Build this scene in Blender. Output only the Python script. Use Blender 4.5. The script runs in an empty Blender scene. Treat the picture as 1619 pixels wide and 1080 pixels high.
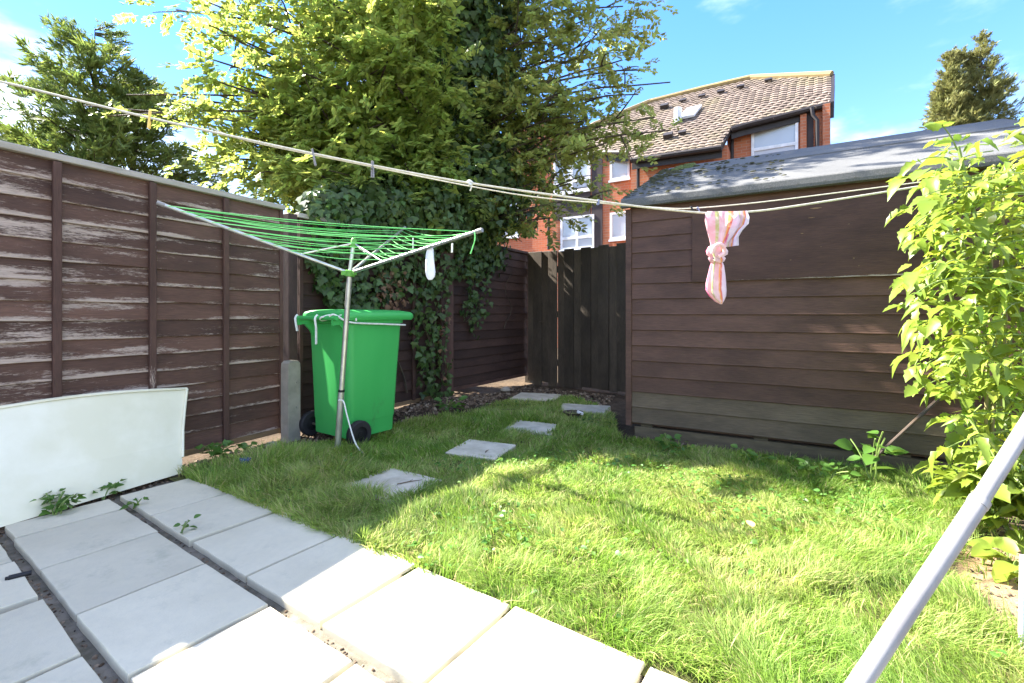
import bpy, bmesh, math, random
import numpy as np
from mathutils import Vector, Matrix, noise

R = random.Random(11)
rng = np.random.default_rng(11)
sc = bpy.context.scene
COL = sc.collection

# ------------------------------------------------------------------ camera
FPX, CX, HY = 740.0, 809.5, 497.0
cam_d = bpy.data.cameras.new('camera')
cam = bpy.data.objects.new('camera', cam_d)
COL.objects.link(cam)
cam.location = (0, 0, 1.0)
cam.rotation_euler = (math.radians(90), 0, 0)
cam_d.sensor_width = 36
cam_d.sensor_fit = 'HORIZONTAL'
cam_d.lens = 36 * FPX / 1619
cam_d.shift_y = -(540 - HY) / 1619
cam_d.clip_start = 0.02
cam_d.clip_end = 2000
sc.camera = cam

# ------------------------------------------------------------------ sky, sun, exposure
SUN = Vector((-0.945, 0.436, 1.0)).normalized()
world = bpy.data.worlds.new('World')
sc.world = world
world.use_nodes = True
wt = world.node_tree
sky = wt.nodes.new('ShaderNodeTexSky')
sky.sky_type = 'NISHITA'
sky.sun_disc = False
sky.sun_elevation = math.asin(SUN.z)
sky.sun_rotation = math.atan2(SUN.x, SUN.y)
sky.air_density = 1.0
sky.dust_density = 0.0
sky.ozone_density = 1.5
hs = wt.nodes.new('ShaderNodeHueSaturation')
hs.inputs['Saturation'].default_value = 1.75
gm = wt.nodes.new('ShaderNodeGamma'); gm.inputs[1].default_value = .62
wt.links.new(sky.outputs[0], gm.inputs[0]); wt.links.new(gm.outputs[0], hs.inputs['Color'])
wbg = wt.nodes['Background']
wbg.inputs[1].default_value = 0.105
hs.inputs['Hue'].default_value = 0.518
# broken cloud, added to raise white fill light; offset keeps the view mostly clear
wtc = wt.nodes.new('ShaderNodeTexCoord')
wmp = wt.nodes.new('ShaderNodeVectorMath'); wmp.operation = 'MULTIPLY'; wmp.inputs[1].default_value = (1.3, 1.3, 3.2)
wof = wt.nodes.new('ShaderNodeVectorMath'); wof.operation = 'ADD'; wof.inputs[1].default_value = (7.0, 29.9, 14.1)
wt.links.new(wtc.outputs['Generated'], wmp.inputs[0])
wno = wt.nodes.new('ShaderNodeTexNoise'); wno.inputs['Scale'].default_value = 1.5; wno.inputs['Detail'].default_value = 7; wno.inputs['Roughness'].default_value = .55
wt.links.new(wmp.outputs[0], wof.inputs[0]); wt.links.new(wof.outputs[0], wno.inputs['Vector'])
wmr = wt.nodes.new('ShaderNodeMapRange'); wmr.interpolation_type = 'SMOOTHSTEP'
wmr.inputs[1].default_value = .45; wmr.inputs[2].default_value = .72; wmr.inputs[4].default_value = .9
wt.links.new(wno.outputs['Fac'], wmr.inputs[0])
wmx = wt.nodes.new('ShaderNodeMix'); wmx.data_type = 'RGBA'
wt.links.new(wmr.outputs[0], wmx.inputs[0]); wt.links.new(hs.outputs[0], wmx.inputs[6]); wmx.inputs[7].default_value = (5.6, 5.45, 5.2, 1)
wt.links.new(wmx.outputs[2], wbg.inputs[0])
sun_d = bpy.data.lights.new('sun', 'SUN')
sun_d.energy = 3.6
sun_d.angle = math.radians(0.55)
sun_d.color = (1.0, 0.95, 0.86)
sun = bpy.data.objects.new('sun', sun_d)
COL.objects.link(sun)
sun.rotation_euler = SUN.to_track_quat('Z', 'Y').to_euler()
sun.location = (-20, 10, 25)
sc.view_settings.view_transform = 'Standard'
sc.view_settings.look = 'None'
sc.view_settings.gamma = 1
sc.view_settings.use_curve_mapping = False
sc.view_settings.exposure = 3.1
sc.render.engine = 'CYCLES'
sc.cycles.max_bounces = 8
sc.cycles.transparent_max_bounces = 8

# ------------------------------------------------------------------ projection helpers (photo pixel -> place)
def P(px, py, Y):
    return Vector(((px - CX) / FPX * Y, Y, 1 + (HY - py) / FPX * Y))
def G(px, py, z=0.0):
    Y = (1 - z) * FPX / (py - HY)
    return Vector(((px - CX) / FPX * Y, Y, z))
def ray_plane(px, py, p0, n):
    d = Vector(((px - CX) / FPX, 1, (HY - py) / FPX))
    o = Vector((0, 0, 1))
    return o + d * ((p0 - o).dot(n) / d.dot(n))

# ------------------------------------------------------------------ object helpers
WL = {}
def tag(o, label=None, cat=None, group=None, kind=None):
    if label: o['label'] = label
    if cat: o['category'] = cat
    if group: o['group'] = group
    if kind: o['kind'] = kind
    return o
def thing(name, label, cat, loc, group=None):
    o = bpy.data.objects.new(name, None)
    COL.objects.link(o)
    o.location = loc
    o.empty_display_size = 0.1
    WL[o.name] = Vector(loc)
    return tag(o, label, cat, group)
def wloc(o):
    return WL.get(o.name, Vector((0, 0, 0))) if o else Vector((0, 0, 0))
def link_mesh(name, me, parent=None, M=None):
    """M: world matrix (no parent rotation anywhere, only translation)"""
    o = bpy.data.objects.new(name, me)
    COL.objects.link(o)
    if parent:
        o.parent = parent
    M = M or Matrix.Identity(4)
    o.matrix_local = Matrix.Translation(-wloc(parent)) @ M
    WL[o.name] = M.translation.copy() if not parent else M.translation.copy()
    return o
def frame(origin, ex, ez=(0, 0, 1)):
    ex = Vector(ex).normalized(); ez = Vector(ez)
    ez = (ez - ex * ez.dot(ex)).normalized()
    ey = ez.cross(ex)
    M = Matrix((ex, ey, ez)).transposed().to_4x4()
    M.translation = Vector(origin)
    return M

class MB:
    """collects geometry; build() links it as one mesh object"""
    def __init__(s):
        s.v = []; s.f = []; s.smooth = False
    def add(s, vs, fs):
        b = len(s.v)
        s.v += [Vector(v) for v in vs]
        s.f += [tuple(b + i for i in f) for f in fs]
    def box(s, x0, x1, y0, y1, z0, z1, M=None):
        vs = [Vector(p) for p in ((x0,y0,z0),(x1,y0,z0),(x1,y1,z0),(x0,y1,z0),(x0,y0,z1),(x1,y0,z1),(x1,y1,z1),(x0,y1,z1))]
        if M: vs = [M @ v for v in vs]
        s.add(vs, [(3,2,1,0),(4,5,6,7),(0,1,5,4),(1,2,6,5),(2,3,7,6),(3,0,4,7)])
    def cbox(s, x0, x1, y0, y1, z0, z1, c=0.004, M=None):
        """box with chamfered edges all round"""
        vs = []; idx = {}
        X = (x0, x1); Y = (y0, y1); Z = (z0, z1)
        for i in (0, 1):
            for j in (0, 1):
                for k in (0, 1):
                    sx, sy, sz = (1, -1)[i], (1, -1)[j], (1, -1)[k]
                    for a in range(3):
                        p = [X[i] + sx * c * (a != 0), Y[j] + sy * c * (a != 1), Z[k] + sz * c * (a != 2)]
                        idx[(i, j, k, a)] = len(vs); vs.append(Vector(p))
        fs = []
        for i in (0, 1):
            f = [idx[(i, j, k, 0)] for j, k in ((0,0),(1,0),(1,1),(0,1))]; fs.append(f if i else f[::-1])
            f = [idx[(j, i, k, 1)] for j, k in ((0,0),(0,1),(1,1),(1,0))]; fs.append(f if i else f[::-1])
            f = [idx[(j, k, i, 2)] for j, k in ((0,0),(1,0),(1,1),(0,1))]; fs.append(f if i else f[::-1])
        for i in (0, 1):
            for j in (0, 1):
                fl = (i + j) % 2
                f = [idx[(i,j,0,0)], idx[(i,j,1,0)], idx[(i,j,1,1)], idx[(i,j,0,1)]]; fs.append(f if fl else f[::-1])
                f = [idx[(i,0,j,0)], idx[(i,0,j,2)], idx[(i,1,j,2)], idx[(i,1,j,0)]]; fs.append(f if fl else f[::-1])
                f = [idx[(0,i,j,1)], idx[(1,i,j,1)], idx[(1,i,j,2)], idx[(0,i,j,2)]]; fs.append(f if fl else f[::-1])
                for k in (0, 1):
                    f = [idx[(i,j,k,0)], idx[(i,j,k,1)], idx[(i,j,k,2)]]; fs.append(f if (i+j+k) % 2 else f[::-1])
        if M: vs = [M @ v for v in vs]
        s.add(vs, fs)
    def tube(s, pts, r, n=8, caps=True):
        pts = [Vector(p) for p in pts]
        if not isinstance(r, (list, tuple)): r = [r] * len(pts)
        b = len(s.v)
        up = None
        for i, p in enumerate(pts):
            t = (pts[min(i+1, len(pts)-1)] - pts[max(i-1, 0)])
            t = t.normalized() if t.length > 1e-9 else Vector((0,0,1))
            if up is None:
                up = t.orthogonal().normalized()
            else:
                up = (up - t * up.dot(t))
                up = up.normalized() if up.length > 1e-6 else t.orthogonal().normalized()
            w = t.cross(up)
            for k in range(n):
                a = 2*math.pi*k/n
                s.v.append(p + (up*math.cos(a) + w*math.sin(a)) * r[i])
        for i in range(len(pts)-1):
            for k in range(n):
                k2 = (k+1) % n
                s.f.append((b+i*n+k, b+i*n+k2, b+(i+1)*n+k2, b+(i+1)*n+k))
        if caps:
            s.f.append(tuple(b+k for k in range(n))[::-1])
            s.f.append(tuple(b+(len(pts)-1)*n+k for k in range(n)))
    def rings(s, rings, caps=True):
        b = len(s.v); n = len(rings[0])
        for rg in rings: s.v += [Vector(p) for p in rg]
        for i in range(len(rings)-1):
            for k in range(n):
                k2 = (k+1) % n
                s.f.append((b+i*n+k, b+i*n+k2, b+(i+1)*n+k2, b+(i+1)*n+k))
        if caps:
            s.f.append(tuple(b+k for k in range(n))[::-1])
            s.f.append(tuple(b+(len(rings)-1)*n+k for k in range(n)))
    def prism(s, poly, off):
        """closed polygon (3D points) extruded by vector off"""
        b = len(s.v); n = len(poly); off = Vector(off)
        s.v += [Vector(p) for p in poly] + [Vector(p) + off for p in poly]
        s.f.append(tuple(range(b, b+n))); s.f.append(tuple(range(b+2*n-1, b+n-1, -1)))
        for i in range(n):
            j = (i+1) % n
            s.f.append((b+i, b+n+i, b+n+j, b+j))
    def sheet(s, grid, th=0.0, nrm=None):
        """grid of points rows x cols; th>0 adds a back side"""
        b = len(s.v); r = len(grid); c = len(grid[0])
        for row in grid: s.v += [Vector(p) for p in row]
        for i in range(r-1):
            for j in range(c-1):
                s.f.append((b+i*c+j, b+i*c+j+1, b+(i+1)*c+j+1, b+(i+1)*c+j))
    def mesh(s, name, mat=None, smooth=None, fix=True):
        me = bpy.data.meshes.new(name)
        me.from_pydata([tuple(v) for v in s.v], [], s.f)
        if mat:
            for m in (mat if isinstance(mat, (list, tuple)) else [mat]): me.materials.append(m)
        if fix:
            bm = bmesh.new(); bm.from_mesh(me)
            bmesh.ops.recalc_face_normals(bm, faces=bm.faces)
            bm.to_mesh(me); bm.free()
        if smooth if smooth is not None else s.smooth:
            me.polygons.foreach_set('use_smooth', [True]*len(me.polygons))
            if hasattr(me, 'set_sharp_from_angle'):
                me.set_sharp_from_angle(angle=math.radians(42))
        return me
    def build(s, name, mat, parent=None, smooth=None, origin=None, fix=True):
        o = Vector(origin) if origin is not None else (wloc(parent) if parent else Vector((0,0,0)))
        s.v = [v - o for v in s.v]
        return link_mesh(name, s.mesh(name, mat, smooth, fix), parent, Matrix.Translation(o))

def np_mesh(name, V, T, mat, smooth=False):
    me = bpy.data.meshes.new(name)
    me.vertices.add(len(V)); me.vertices.foreach_set('co', np.ascontiguousarray(V, dtype=np.float32).ravel())
    n = len(T)
    me.loops.add(n*3); me.loops.foreach_set('vertex_index', np.ascontiguousarray(T, dtype=np.int32).ravel())
    me.polygons.add(n); me.polygons.foreach_set('loop_start', np.arange(0, n*3, 3, dtype=np.int32))
    me.materials.append(mat)
    me.update(calc_edges=True)
    if smooth: me.polygons.foreach_set('use_smooth', np.ones(n, dtype=bool))
    return me
def join_templates(temps, which, M):
    """temps: list of (V,T) arrays; which: index per instance; M (N,4,4)"""
    Vs, Ts, off = [], [], 0
    for t, (V, T) in enumerate(temps):
        m = M[which == t]
        if not len(m): continue
        W = np.einsum('nij,kj->nki', m[:, :3, :3], V) + m[:, None, :3, 3]
        k = len(V)
        Ts.append((T[None] + (np.arange(len(m))*k)[:, None, None] + off).reshape(-1, 3))
        Vs.append(W.reshape(-1, 3)); off += len(m)*k
    return np.concatenate(Vs), np.concatenate(Ts)
def nz(a): return a / np.maximum(np.linalg.norm(a, axis=-1, keepdims=True), 1e-9)
def mats_from(pos, axis, nrm, scale):
    """local y = axis, local z ~ nrm"""
    y = nz(axis); z = nz(nrm - y*(nrm*y).sum(-1, keepdims=True)); x = np.cross(y, z)
    M = np.zeros((len(pos), 4, 4)); s = np.asarray(scale)[:, None]
    M[:, :3, 0] = x*s; M[:, :3, 1] = y*s; M[:, :3, 2] = z*s; M[:, :3, 3] = pos; M[:, 3, 3] = 1
    return M
CAMP = np.array([0, 0, 1.0])
def scatter(parent, part, rest, temps, M, mat, n_parts=300, size=1.0):
    """the n_parts that show largest become objects named part, the others one stuff mesh named rest"""
    which = rng.integers(0, len(temps), len(M))
    pos = M[:, :3, 3]
    sc_ = np.linalg.norm(M[:, :3, 1], axis=1)
    d = np.linalg.norm(pos - CAMP, axis=1)
    px = CX + pos[:, 0]/np.maximum(pos[:, 1], .1)*FPX; py = HY - (pos[:, 2]-1)/np.maximum(pos[:, 1], .1)*FPX
    show = sc_/d * ((px > 0) & (px < 1619) & (py > 0) & (py < 1080) & (pos[:, 1] > .2))
    order = np.argsort(-show)
    first = order[:n_parts]; others = order[n_parts:]
    if n_parts:
        meshes = [np_mesh(part, V, T, mat) for V, T in temps]
        for i in first:
            link_mesh(part, meshes[which[i]], parent, Matrix(M[i].tolist()))
    if len(others):
        V, T = join_templates(temps, which[others], M[others])
        o = link_mesh(rest, np_mesh(rest, V - np.array(wloc(parent)), T, mat), parent, Matrix.Translation(wloc(parent)))
        tag(o, kind='stuff')
def in_poly(px, py, poly):
    n = len(poly); r = np.zeros(len(px), bool); j = n-1
    for i in range(n):
        xi, yi = poly[i][:2]; xj, yj = poly[j][:2]
        c = ((yi > py) != (yj > py)) & (px < (xj-xi)*(py-yi)/(yj-yi+1e-12)+xi)
        r ^= c; j = i
    return r
def sample_poly(poly, n):
    a = np.array([p[:2] for p in poly]); lo = a.min(0); hi = a.max(0); out = []
    tot = 0
    while tot < n:
        q = rng.random((n*2, 2))*(hi-lo)+lo
        q = q[in_poly(q[:, 0], q[:, 1], poly)]
        out.append(q); tot += len(q)
    return np.concatenate(out)[:n]
def toP(q, Y):
    return np.stack([(q[:, 0]-CX)/FPX*Y, Y, 1+(HY-q[:, 1])/FPX*Y], 1)

# ------------------------------------------------------------------ materials
class NT:
    def __init__(s, name):
        s.m = bpy.data.materials.new(name); s.m.use_nodes = True
        s.t = s.m.node_tree; s.b = s.t.nodes['Principled BSDF']; s.out = s.t.nodes['Material Output']
    def n(s, typ, **kw):
        nd = s.t.nodes.new(typ)
        for k, v in kw.items():
            if k.startswith('i_'): nd.inputs[int(k[2:])].default_value = v
            else: setattr(nd, k, v)
        return nd
    def l(s, a, b): s.t.links.new(a, b)
    def coords(s, stretch=(1,1,1), world=False, rnd=True):
        if world:
            c = s.n('ShaderNodeNewGeometry').outputs['Position']
        else:
            c = s.n('ShaderNodeTexCoord').outputs['Object']
        raw = c
        if rnd:
            oi = s.n('ShaderNodeObjectInfo')
            mu = s.n('ShaderNodeMath', operation='MULTIPLY', i_1=37.0); s.l(oi.outputs['Random'], mu.inputs[0])
            ad = s.n('ShaderNodeVectorMath', operation='ADD'); s.l(c, ad.inputs[0]); s.l(mu.outputs[0], ad.inputs[1]); c = ad.outputs[0]
        mp = s.n('ShaderNodeVectorMath', operation='MULTIPLY'); s.l(c, mp.inputs[0]); mp.inputs[1].default_value = stretch
        return raw, mp.outputs[0]
    def noise(s, vec, scale, detail=5, rough=.6):
        nd = s.n('ShaderNodeTexNoise'); nd.inputs['Scale'].default_value = scale
        nd.inputs['Detail'].default_value = detail; nd.inputs['Roughness'].default_value = rough
        s.l(vec, nd.inputs['Vector']); return nd.outputs['Fac']
    def ramp(s, fac, lo, hi):
        nd = s.n('ShaderNodeMapRange'); nd.clamp = True
        nd.inputs['From Min'].default_value = lo; nd.inputs['From Max'].default_value = hi
        s.l(fac, nd.inputs['Value']); return nd.outputs[0]
    def math(s, op, a, b=None):
        nd = s.n('ShaderNodeMath', operation=op)
        for i, x in enumerate((a, b)):
            if x is None: continue
            if isinstance(x, (int, float)): nd.inputs[i].default_value = x
            else: s.l(x, nd.inputs[i])
        return nd.outputs[0]
    def mix(s, fac, a, b):
        nd = s.n('ShaderNodeMix', data_type='RGBA')
        for sock, x in ((nd.inputs[0], fac), (nd.inputs[6], a), (nd.inputs[7], b)):
            if isinstance(x, (int, float)): sock.default_value = x
            elif isinstance(x, (tuple, list)): sock.default_value = tuple(x) + (1,) if len(x) == 3 else x
            else: s.l(x, sock)
        return nd.outputs[2]
    def hsv(s, col, h=None, sat=None, val=None):
        nd = s.n('ShaderNodeHueSaturation'); s.l(col, nd.inputs['Color'])
        for k, x in (('Hue', h), ('Saturation', sat), ('Value', val)):
            if x is not None:
                if isinstance(x, (int, float)): nd.inputs[k].default_value = x
                else: s.l(x, nd.inputs[k])
        return nd.outputs[0]
    def bump(s, h, strength=.3, dist=.01):
        nd = s.n('ShaderNodeBump'); nd.inputs['Strength'].default_value = strength; nd.inputs['Distance'].default_value = dist
        s.l(h, nd.inputs['Height']); s.l(nd.outputs[0], s.b.inputs['Normal']); return nd.outputs[0]
    def col(s, c):
        if isinstance(c, (tuple, list)): s.b.inputs['Base Color'].default_value = tuple(c) + (1,)
        else: s.l(c, s.b.inputs['Base Color'])
    def fin(s, rough=.8, spec=.3, metal=0.0):
        s.b.inputs['Roughness'].default_value = rough
        s.b.inputs['Specular IOR Level'].default_value = spec
        s.b.inputs['Metallic'].default_value = metal
        return s.m

def simple(name, c1, c2=None, scale=6, rough=.8, spec=.3, metal=0, bump=0, bscale=60, stretch=(1,1,1), rnd=0.0, lo=.35, hi=.65, bdist=.004, detail=5):
    k = NT(name)
    raw, v = k.coords(stretch)
    c = k.mix(k.ramp(k.noise(v, scale, detail), lo, hi), c1, c2 or tuple(x*.75 for x in c1))
    if rnd:
        oi = k.n('ShaderNodeObjectInfo')
        val = k.ramp(oi.outputs['Random'], 0, 1)
        mr = k.n('ShaderNodeMapRange'); k.l(oi.outputs['Random'], mr.inputs[0]); mr.inputs[3].default_value = 1-rnd; mr.inputs[4].default_value = 1+rnd
        c = k.hsv(c, val=mr.outputs[0])
    k.col(c)
    if bump: k.bump(k.noise(v, bscale, 4), bump, bdist)
    return k.fin(rough, spec, metal)

def peel_wood(name, dark, dark2, pale, amount=0.5, edge=0.25, xgrad=None, rnd=.25, vert=False):
    """painted timber with worn pale patches running along the grain (local x)"""
    k = NT(name)
    st = (1.1, 1, 9) if not vert else (9, 9, 1.1)
    raw, v = k.coords(st)
    big = k.noise(v, 1.6, 3, .5); fine = k.noise(v, 9, 5, .7)
    raw2, v2 = k.coords((3, 3, 50) if not vert else (50, 50, 3)); grain = k.noise(v2, 5, 3, .6)
    raw3, v3 = k.coords((2.2, 1, 14) if not vert else (14, 14, 2.2)); flake = k.noise(v3, 17, 4, .75)
    a = k.math('ADD', k.math('MULTIPLY', big, .62), k.math('MULTIPLY', k.math('ADD', k.math('MULTIPLY', fine, .45), k.math('MULTIPLY', flake, .55)), .62))
    a = k.math('SUBTRACT', a, .055)
    sep = k.n('ShaderNodeSeparateXYZ'); k.l(raw, sep.inputs[0])
    if edge:
        e = k.n('ShaderNodeMapRange'); k.l(sep.outputs[2], e.inputs[0]); e.inputs[1].default_value = .032; e.inputs[2].default_value = .0; e.inputs[3].default_value = 0; e.inputs[4].default_value = edge
        a = k.math('ADD', a, e.outputs[0])
    if xgrad:
        e = k.n('ShaderNodeMapRange'); k.l(sep.outputs[0], e.inputs[0])
        e.inputs[1].default_value, e.inputs[2].default_value, e.inputs[3].default_value, e.inputs[4].default_value = xgrad
        a = k.math('ADD', a, e.outputs[0])
    mask = k.ramp(a, 1.12-amount, 1.2-amount)
    oi = k.n('ShaderNodeObjectInfo')
    mr = k.n('ShaderNodeMapRange'); k.l(oi.outputs['Random'], mr.inputs[0]); mr.inputs[3].default_value = 1-rnd; mr.inputs[4].default_value = 1+rnd
    base = k.hsv(k.mix(k.ramp(grain, .3, .7), dark, dark2), val=mr.outputs[0])
    fade = k.noise(k.coords((.8, 1, 2.2) if not vert else (2.2, 2.2, .8))[1], 2.3, 4, .6)
    fv = k.n('ShaderNodeMapRange'); k.l(fade, fv.inputs[0]); fv.inputs[1].default_value = .3; fv.inputs[2].default_value = .7; fv.inputs[3].default_value = .72; fv.inputs[4].default_value = 1.38
    base = k.hsv(base, val=fv.outputs[0])
    pl = k.mix(k.ramp(grain, .3, .75), tuple(x*.62 for x in pale), pale)
    k.col(k.mix(mask, base, pl))
    k.bump(k.math('SUBTRACT', grain, k.math('MULTIPLY', mask, .6)), .5, .004)
    return k.fin(.75, .3)

def leaf_mat(name, c1, c2, trans, tf=.4, rough=.45, hue=.03, val=.35, clump=2.0):
    k = NT(name)
    g = k.n('ShaderNodeNewGeometry')
    ri = g.outputs['Random Per Island']
    nz_ = k.noise(g.outputs['Position'], clump, 2)
    c = k.mix(k.math('MULTIPLY', k.math('ADD', ri, k.ramp(nz_, .35, .65)), .5), c1, c2)
    hr = k.n('ShaderNodeMapRange'); k.l(ri, hr.inputs[0]); hr.inputs[3].default_value = .5-hue; hr.inputs[4].default_value = .5+hue
    wn = k.n('ShaderNodeTexWhiteNoise', noise_dimensions='1D'); k.l(ri, wn.inputs['W'])
    vr = k.n('ShaderNodeMapRange'); k.l(wn.outputs[0], vr.inputs[0]); vr.inputs[3].default_value = 1-val; vr.inputs[4].default_value = 1+val
    c = k.hsv(c, h=hr.outputs[0], val=vr.outputs[0])
    k.col(c); k.fin(rough, .35)
    tr = k.n('ShaderNodeBsdfTranslucent')
    k.l(k.hsv(k.mix(.5, trans, c), h=hr.outputs[0], val=vr.outputs[0]), tr.inputs[0])
    mx = k.n('ShaderNodeMixShader', i_0=tf)
    k.l(k.b.outputs[0], mx.inputs[1]); k.l(tr.outputs[0], mx.inputs[2]); k.l(mx.outputs[0], k.out.inputs[0])
    return k.m

M = {}
M['fence'] = peel_wood('fence_timber', (.105,.055,.038), (.064,.033,.023), (.50,.385,.31), .505, .16, (0, 1.3, .07, -.06))
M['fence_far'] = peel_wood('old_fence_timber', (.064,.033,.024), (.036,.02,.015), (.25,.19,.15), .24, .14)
M['batten'] = peel_wood('batten_timber', (.10,.052,.038), (.064,.034,.025), (.50,.38,.31), .47, 0, vert=True)
M['batten_dark'] = peel_wood('dark_batten_timber', (.098,.051,.038), (.064,.034,.025), (.44,.34,.28), .33, 0, vert=True)
M['capping'] = simple('weathered_capping', (.30,.26,.21), (.40,.36,.31), 4, stretch=(1,6,6), bump=.3, bscale=30)
M['bare'] = simple('bare_orange_timber', (.26,.16,.075), (.16,.10,.055), 5, stretch=(1,8,8), bump=.3)
M['post'] = peel_wood('post_timber', (.062,.036,.031), (.036,.022,.018), (.38,.30,.24), .3, 0, vert=True)
M['gate'] = peel_wood('gate_timber', (.085,.064,.044), (.046,.035,.025), (.20,.16,.11), .32, 0, vert=True, rnd=.35)
M['shed'] = peel_wood('shed_boards', (.104,.056,.040), (.066,.036,.027), (.30,.25,.21), .25, .10, rnd=.16)
M['shed_low'] = peel_wood('weathered_shed_boards', (.115,.086,.058), (.075,.056,.038), (.34,.31,.27), .28, .05, rnd=.16)
M['ply'] = peel_wood('shed_plywood', (.094,.049,.034), (.062,.033,.025), (.46,.38,.31), .19, .46, (.15, 1.3, -.16, .08))
M['beam'] = simple('damp_timber_beam', (.12,.095,.06), (.07,.055,.035), 5, stretch=(1,6,6), bump=.4)
M['concrete'] = simple('old_concrete', (.36,.315,.255), (.26,.23,.185), 9, bump=.5, bscale=120, rough=.95)
M['metal'] = simple('galvanised_steel', (.62,.62,.60), (.48,.49,.47), 14, rough=.34, metal=.85, spec=.5)
M['whitepole'] = simple('white_painted_steel', (.27,.26,.25), (.20,.19,.185), 10, rough=.4, spec=.5)
M['dry_hub'] = simple('green_hub_plastic', (.13,.36,.06), rough=.4)
M['dry_line'] = simple('green_plastic_line', (.16,.66,.16), (.22,.72,.2), rough=.4)
M['bin'] = simple('green_bin_plastic', (.028,.36,.085), (.022,.29,.068), 3, rough=.42, spec=.4, bump=.08, bscale=200)
k = NT('green_bin_plastic'); raw, v = k.coords((1,1,.35), rnd=False)
st_ = k.math('MULTIPLY', k.ramp(k.noise(v, 7, 5, .75), .60, .72), .55); c = k.mix(k.ramp(k.noise(v, 2.5, 3), .3, .7), (.040,.35,.075), (.055,.40,.095))
sp_ = k.n('ShaderNodeSeparateXYZ'); k.l(raw, sp_.inputs[0]); lowz = k.ramp(sp_.outputs[2], .55, .0)
c = k.mix(k.math('MULTIPLY', st_, k.math('ADD', lowz, .15)), c, (.06,.09,.045)); k.col(c); k.bump(k.noise(k.coords((1,1,1))[1], 220, 3), .10, .002); M['bin'] = k.fin(.45, .4)
M['rubber'] = simple('black_rubber', (.022,.020,.022), rough=.7)
M['hubcap'] = simple('black_plastic_hub', (.014,.014,.016), rough=.45)
M['white_string'] = simple('white_string', (.78,.78,.74), (.62,.62,.58), 40, rough=.9)
M['rope'] = simple('cream_rope', (.66,.62,.50), (.5,.46,.36), 60, rough=.9)
M['panel'] = simple('white_plastic_panel', (.76,.72,.57), (.66,.62,.45), 3.0, rough=.35, spec=.4)
M['peg_yellow'] = simple('yellow_plastic', (.85,.60,.16), rough=.5)
M['peg_grey'] = simple('grey_weathered_peg', (.28,.27,.28), (.2,.19,.2), 20, rough=.8)
M['peg_white'] = simple('pale_peg', (.75,.74,.66), rough=.6)
M['peg_blue'] = simple('blue_grey_peg', (.22,.24,.36), rough=.6)
M['dark'] = simple('black_plastic', (.015,.015,.018), rough=.5)
M['steelstick'] = simple('dark_steel_bar', (.05,.042,.038), (.09,.06,.04), 10, rough=.6)
M['cane'] = simple('bamboo_cane', (.36,.30,.15), (.22,.19,.09), 12, rough=.6)
M['blue'] = simple('blue_plastic', (.03,.09,.32), rough=.5)
M['bark'] = simple('tree_bark', (.10,.075,.05), (.05,.036,.025), 7, stretch=(4,4,1), bump=.8, bscale=20, bdist=.02)
M['twig'] = simple('dry_twig', (.20,.14,.09), (.11,.075,.05), 15, rough=.9)
M['stem'] = simple('green_stem', (.20,.27,.07), (.13,.2,.05), 8, rough=.5)
M['moss'] = simple('roof_moss', (.030,.026,.014), (.055,.055,.018), 40, rough=1, bump=.5)
M['moss_green'] = simple('green_moss', (.10,.13,.03), (.07,.08,.03), 40, rough=1, bump=.5)
# roofing felt
k = NT('roofing_felt'); raw, v = k.coords((1,1,1), rnd=False)
f1 = k.ramp(k.noise(v, 2.2, 5), .35, .7); f2 = k.noise(v, 180, 2)
c = k.mix(f1, (.070,.071,.070), (.118,.117,.113)); c = k.mix(k.ramp(f2, .45, .8), c, (.19,.187,.18))
k.col(c); k.bump(f2, .5, .003); M['felt'] = k.fin(.85, .3)
# paving
k = NT('paving_concrete'); raw, v = k.coords()
a = k.ramp(k.noise(v, 2.0, 4), .3, .72); b_ = k.ramp(k.noise(v, 30, 5, .7), .42, .75); d_ = k.noise(v, 160, 3, .7)
c = k.mix(a, (.51,.465,.35), (.62,.57,.44)); s_ = k.ramp(k.noise(v, 4.5, 6, .75), .56, .74); c = k.mix(k.math('MULTIPLY', s_, .6), c, (.33,.325,.25)); c = k.mix(k.math('MULTIPLY', b_, .30), c, (.42,.40,.33))
oi = k.n('ShaderNodeObjectInfo'); mr = k.n('ShaderNodeMapRange'); k.l(oi.outputs['Random'], mr.inputs[0]); mr.inputs[3].default_value = .92; mr.inputs[4].default_value = 1.07
k.col(k.hsv(c, val=mr.outputs[0])); k.bump(k.math('ADD', d_, b_), .18, .003); M['paving'] = k.fin(.9, .25)
M['step'] = simple('stepping_stone_concrete', (.56,.51,.41), (.40,.36,.28), 8, rough=.95, bump=.3, bscale=90, rnd=.1)
# soil
k = NT('garden_soil'); raw, v = k.coords((1,1,1), world=True, rnd=False)
a = k.noise(v, 14, 6, .7); b_ = k.ramp(k.noise(v, 1.1, 3), .4, .6)
c = k.mix(k.ramp(a, .3, .7), (.030,.022,.016), (.10,.072,.048)); c = k.mix(k.math('MULTIPLY', b_, .4), c, (.15,.105,.065))
k.col(c); k.bump(a, 1, .03); M['soil'] = k.fin(1, .1)
k = NT('dry_orange_soil'); raw, v = k.coords((1,1,1), world=True, rnd=False)
a = k.noise(v, 30, 6, .7); k.col(k.mix(k.ramp(a, .3, .7), (.25,.16,.09), (.42,.28,.16))); k.bump(a, 1, .02); M['drysoil'] = k.fin(1, .1)
M['bed'] = simple('gritty_mortar', (.20,.175,.14), (.10,.09,.065), 16, rough=1, bump=.8, bscale=120)
k = NT('lawn_soil'); raw, v = k.coords((1,1,1), world=True, rnd=False)
a = k.noise(v, 9, 5, .7); k.col(k.mix(k.ramp(a, .35, .65), (.055,.065,.02), (.17,.15,.06))); k.bump(a, 1, .02); M['lawnsoil'] = k.fin(1, .1)
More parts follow.
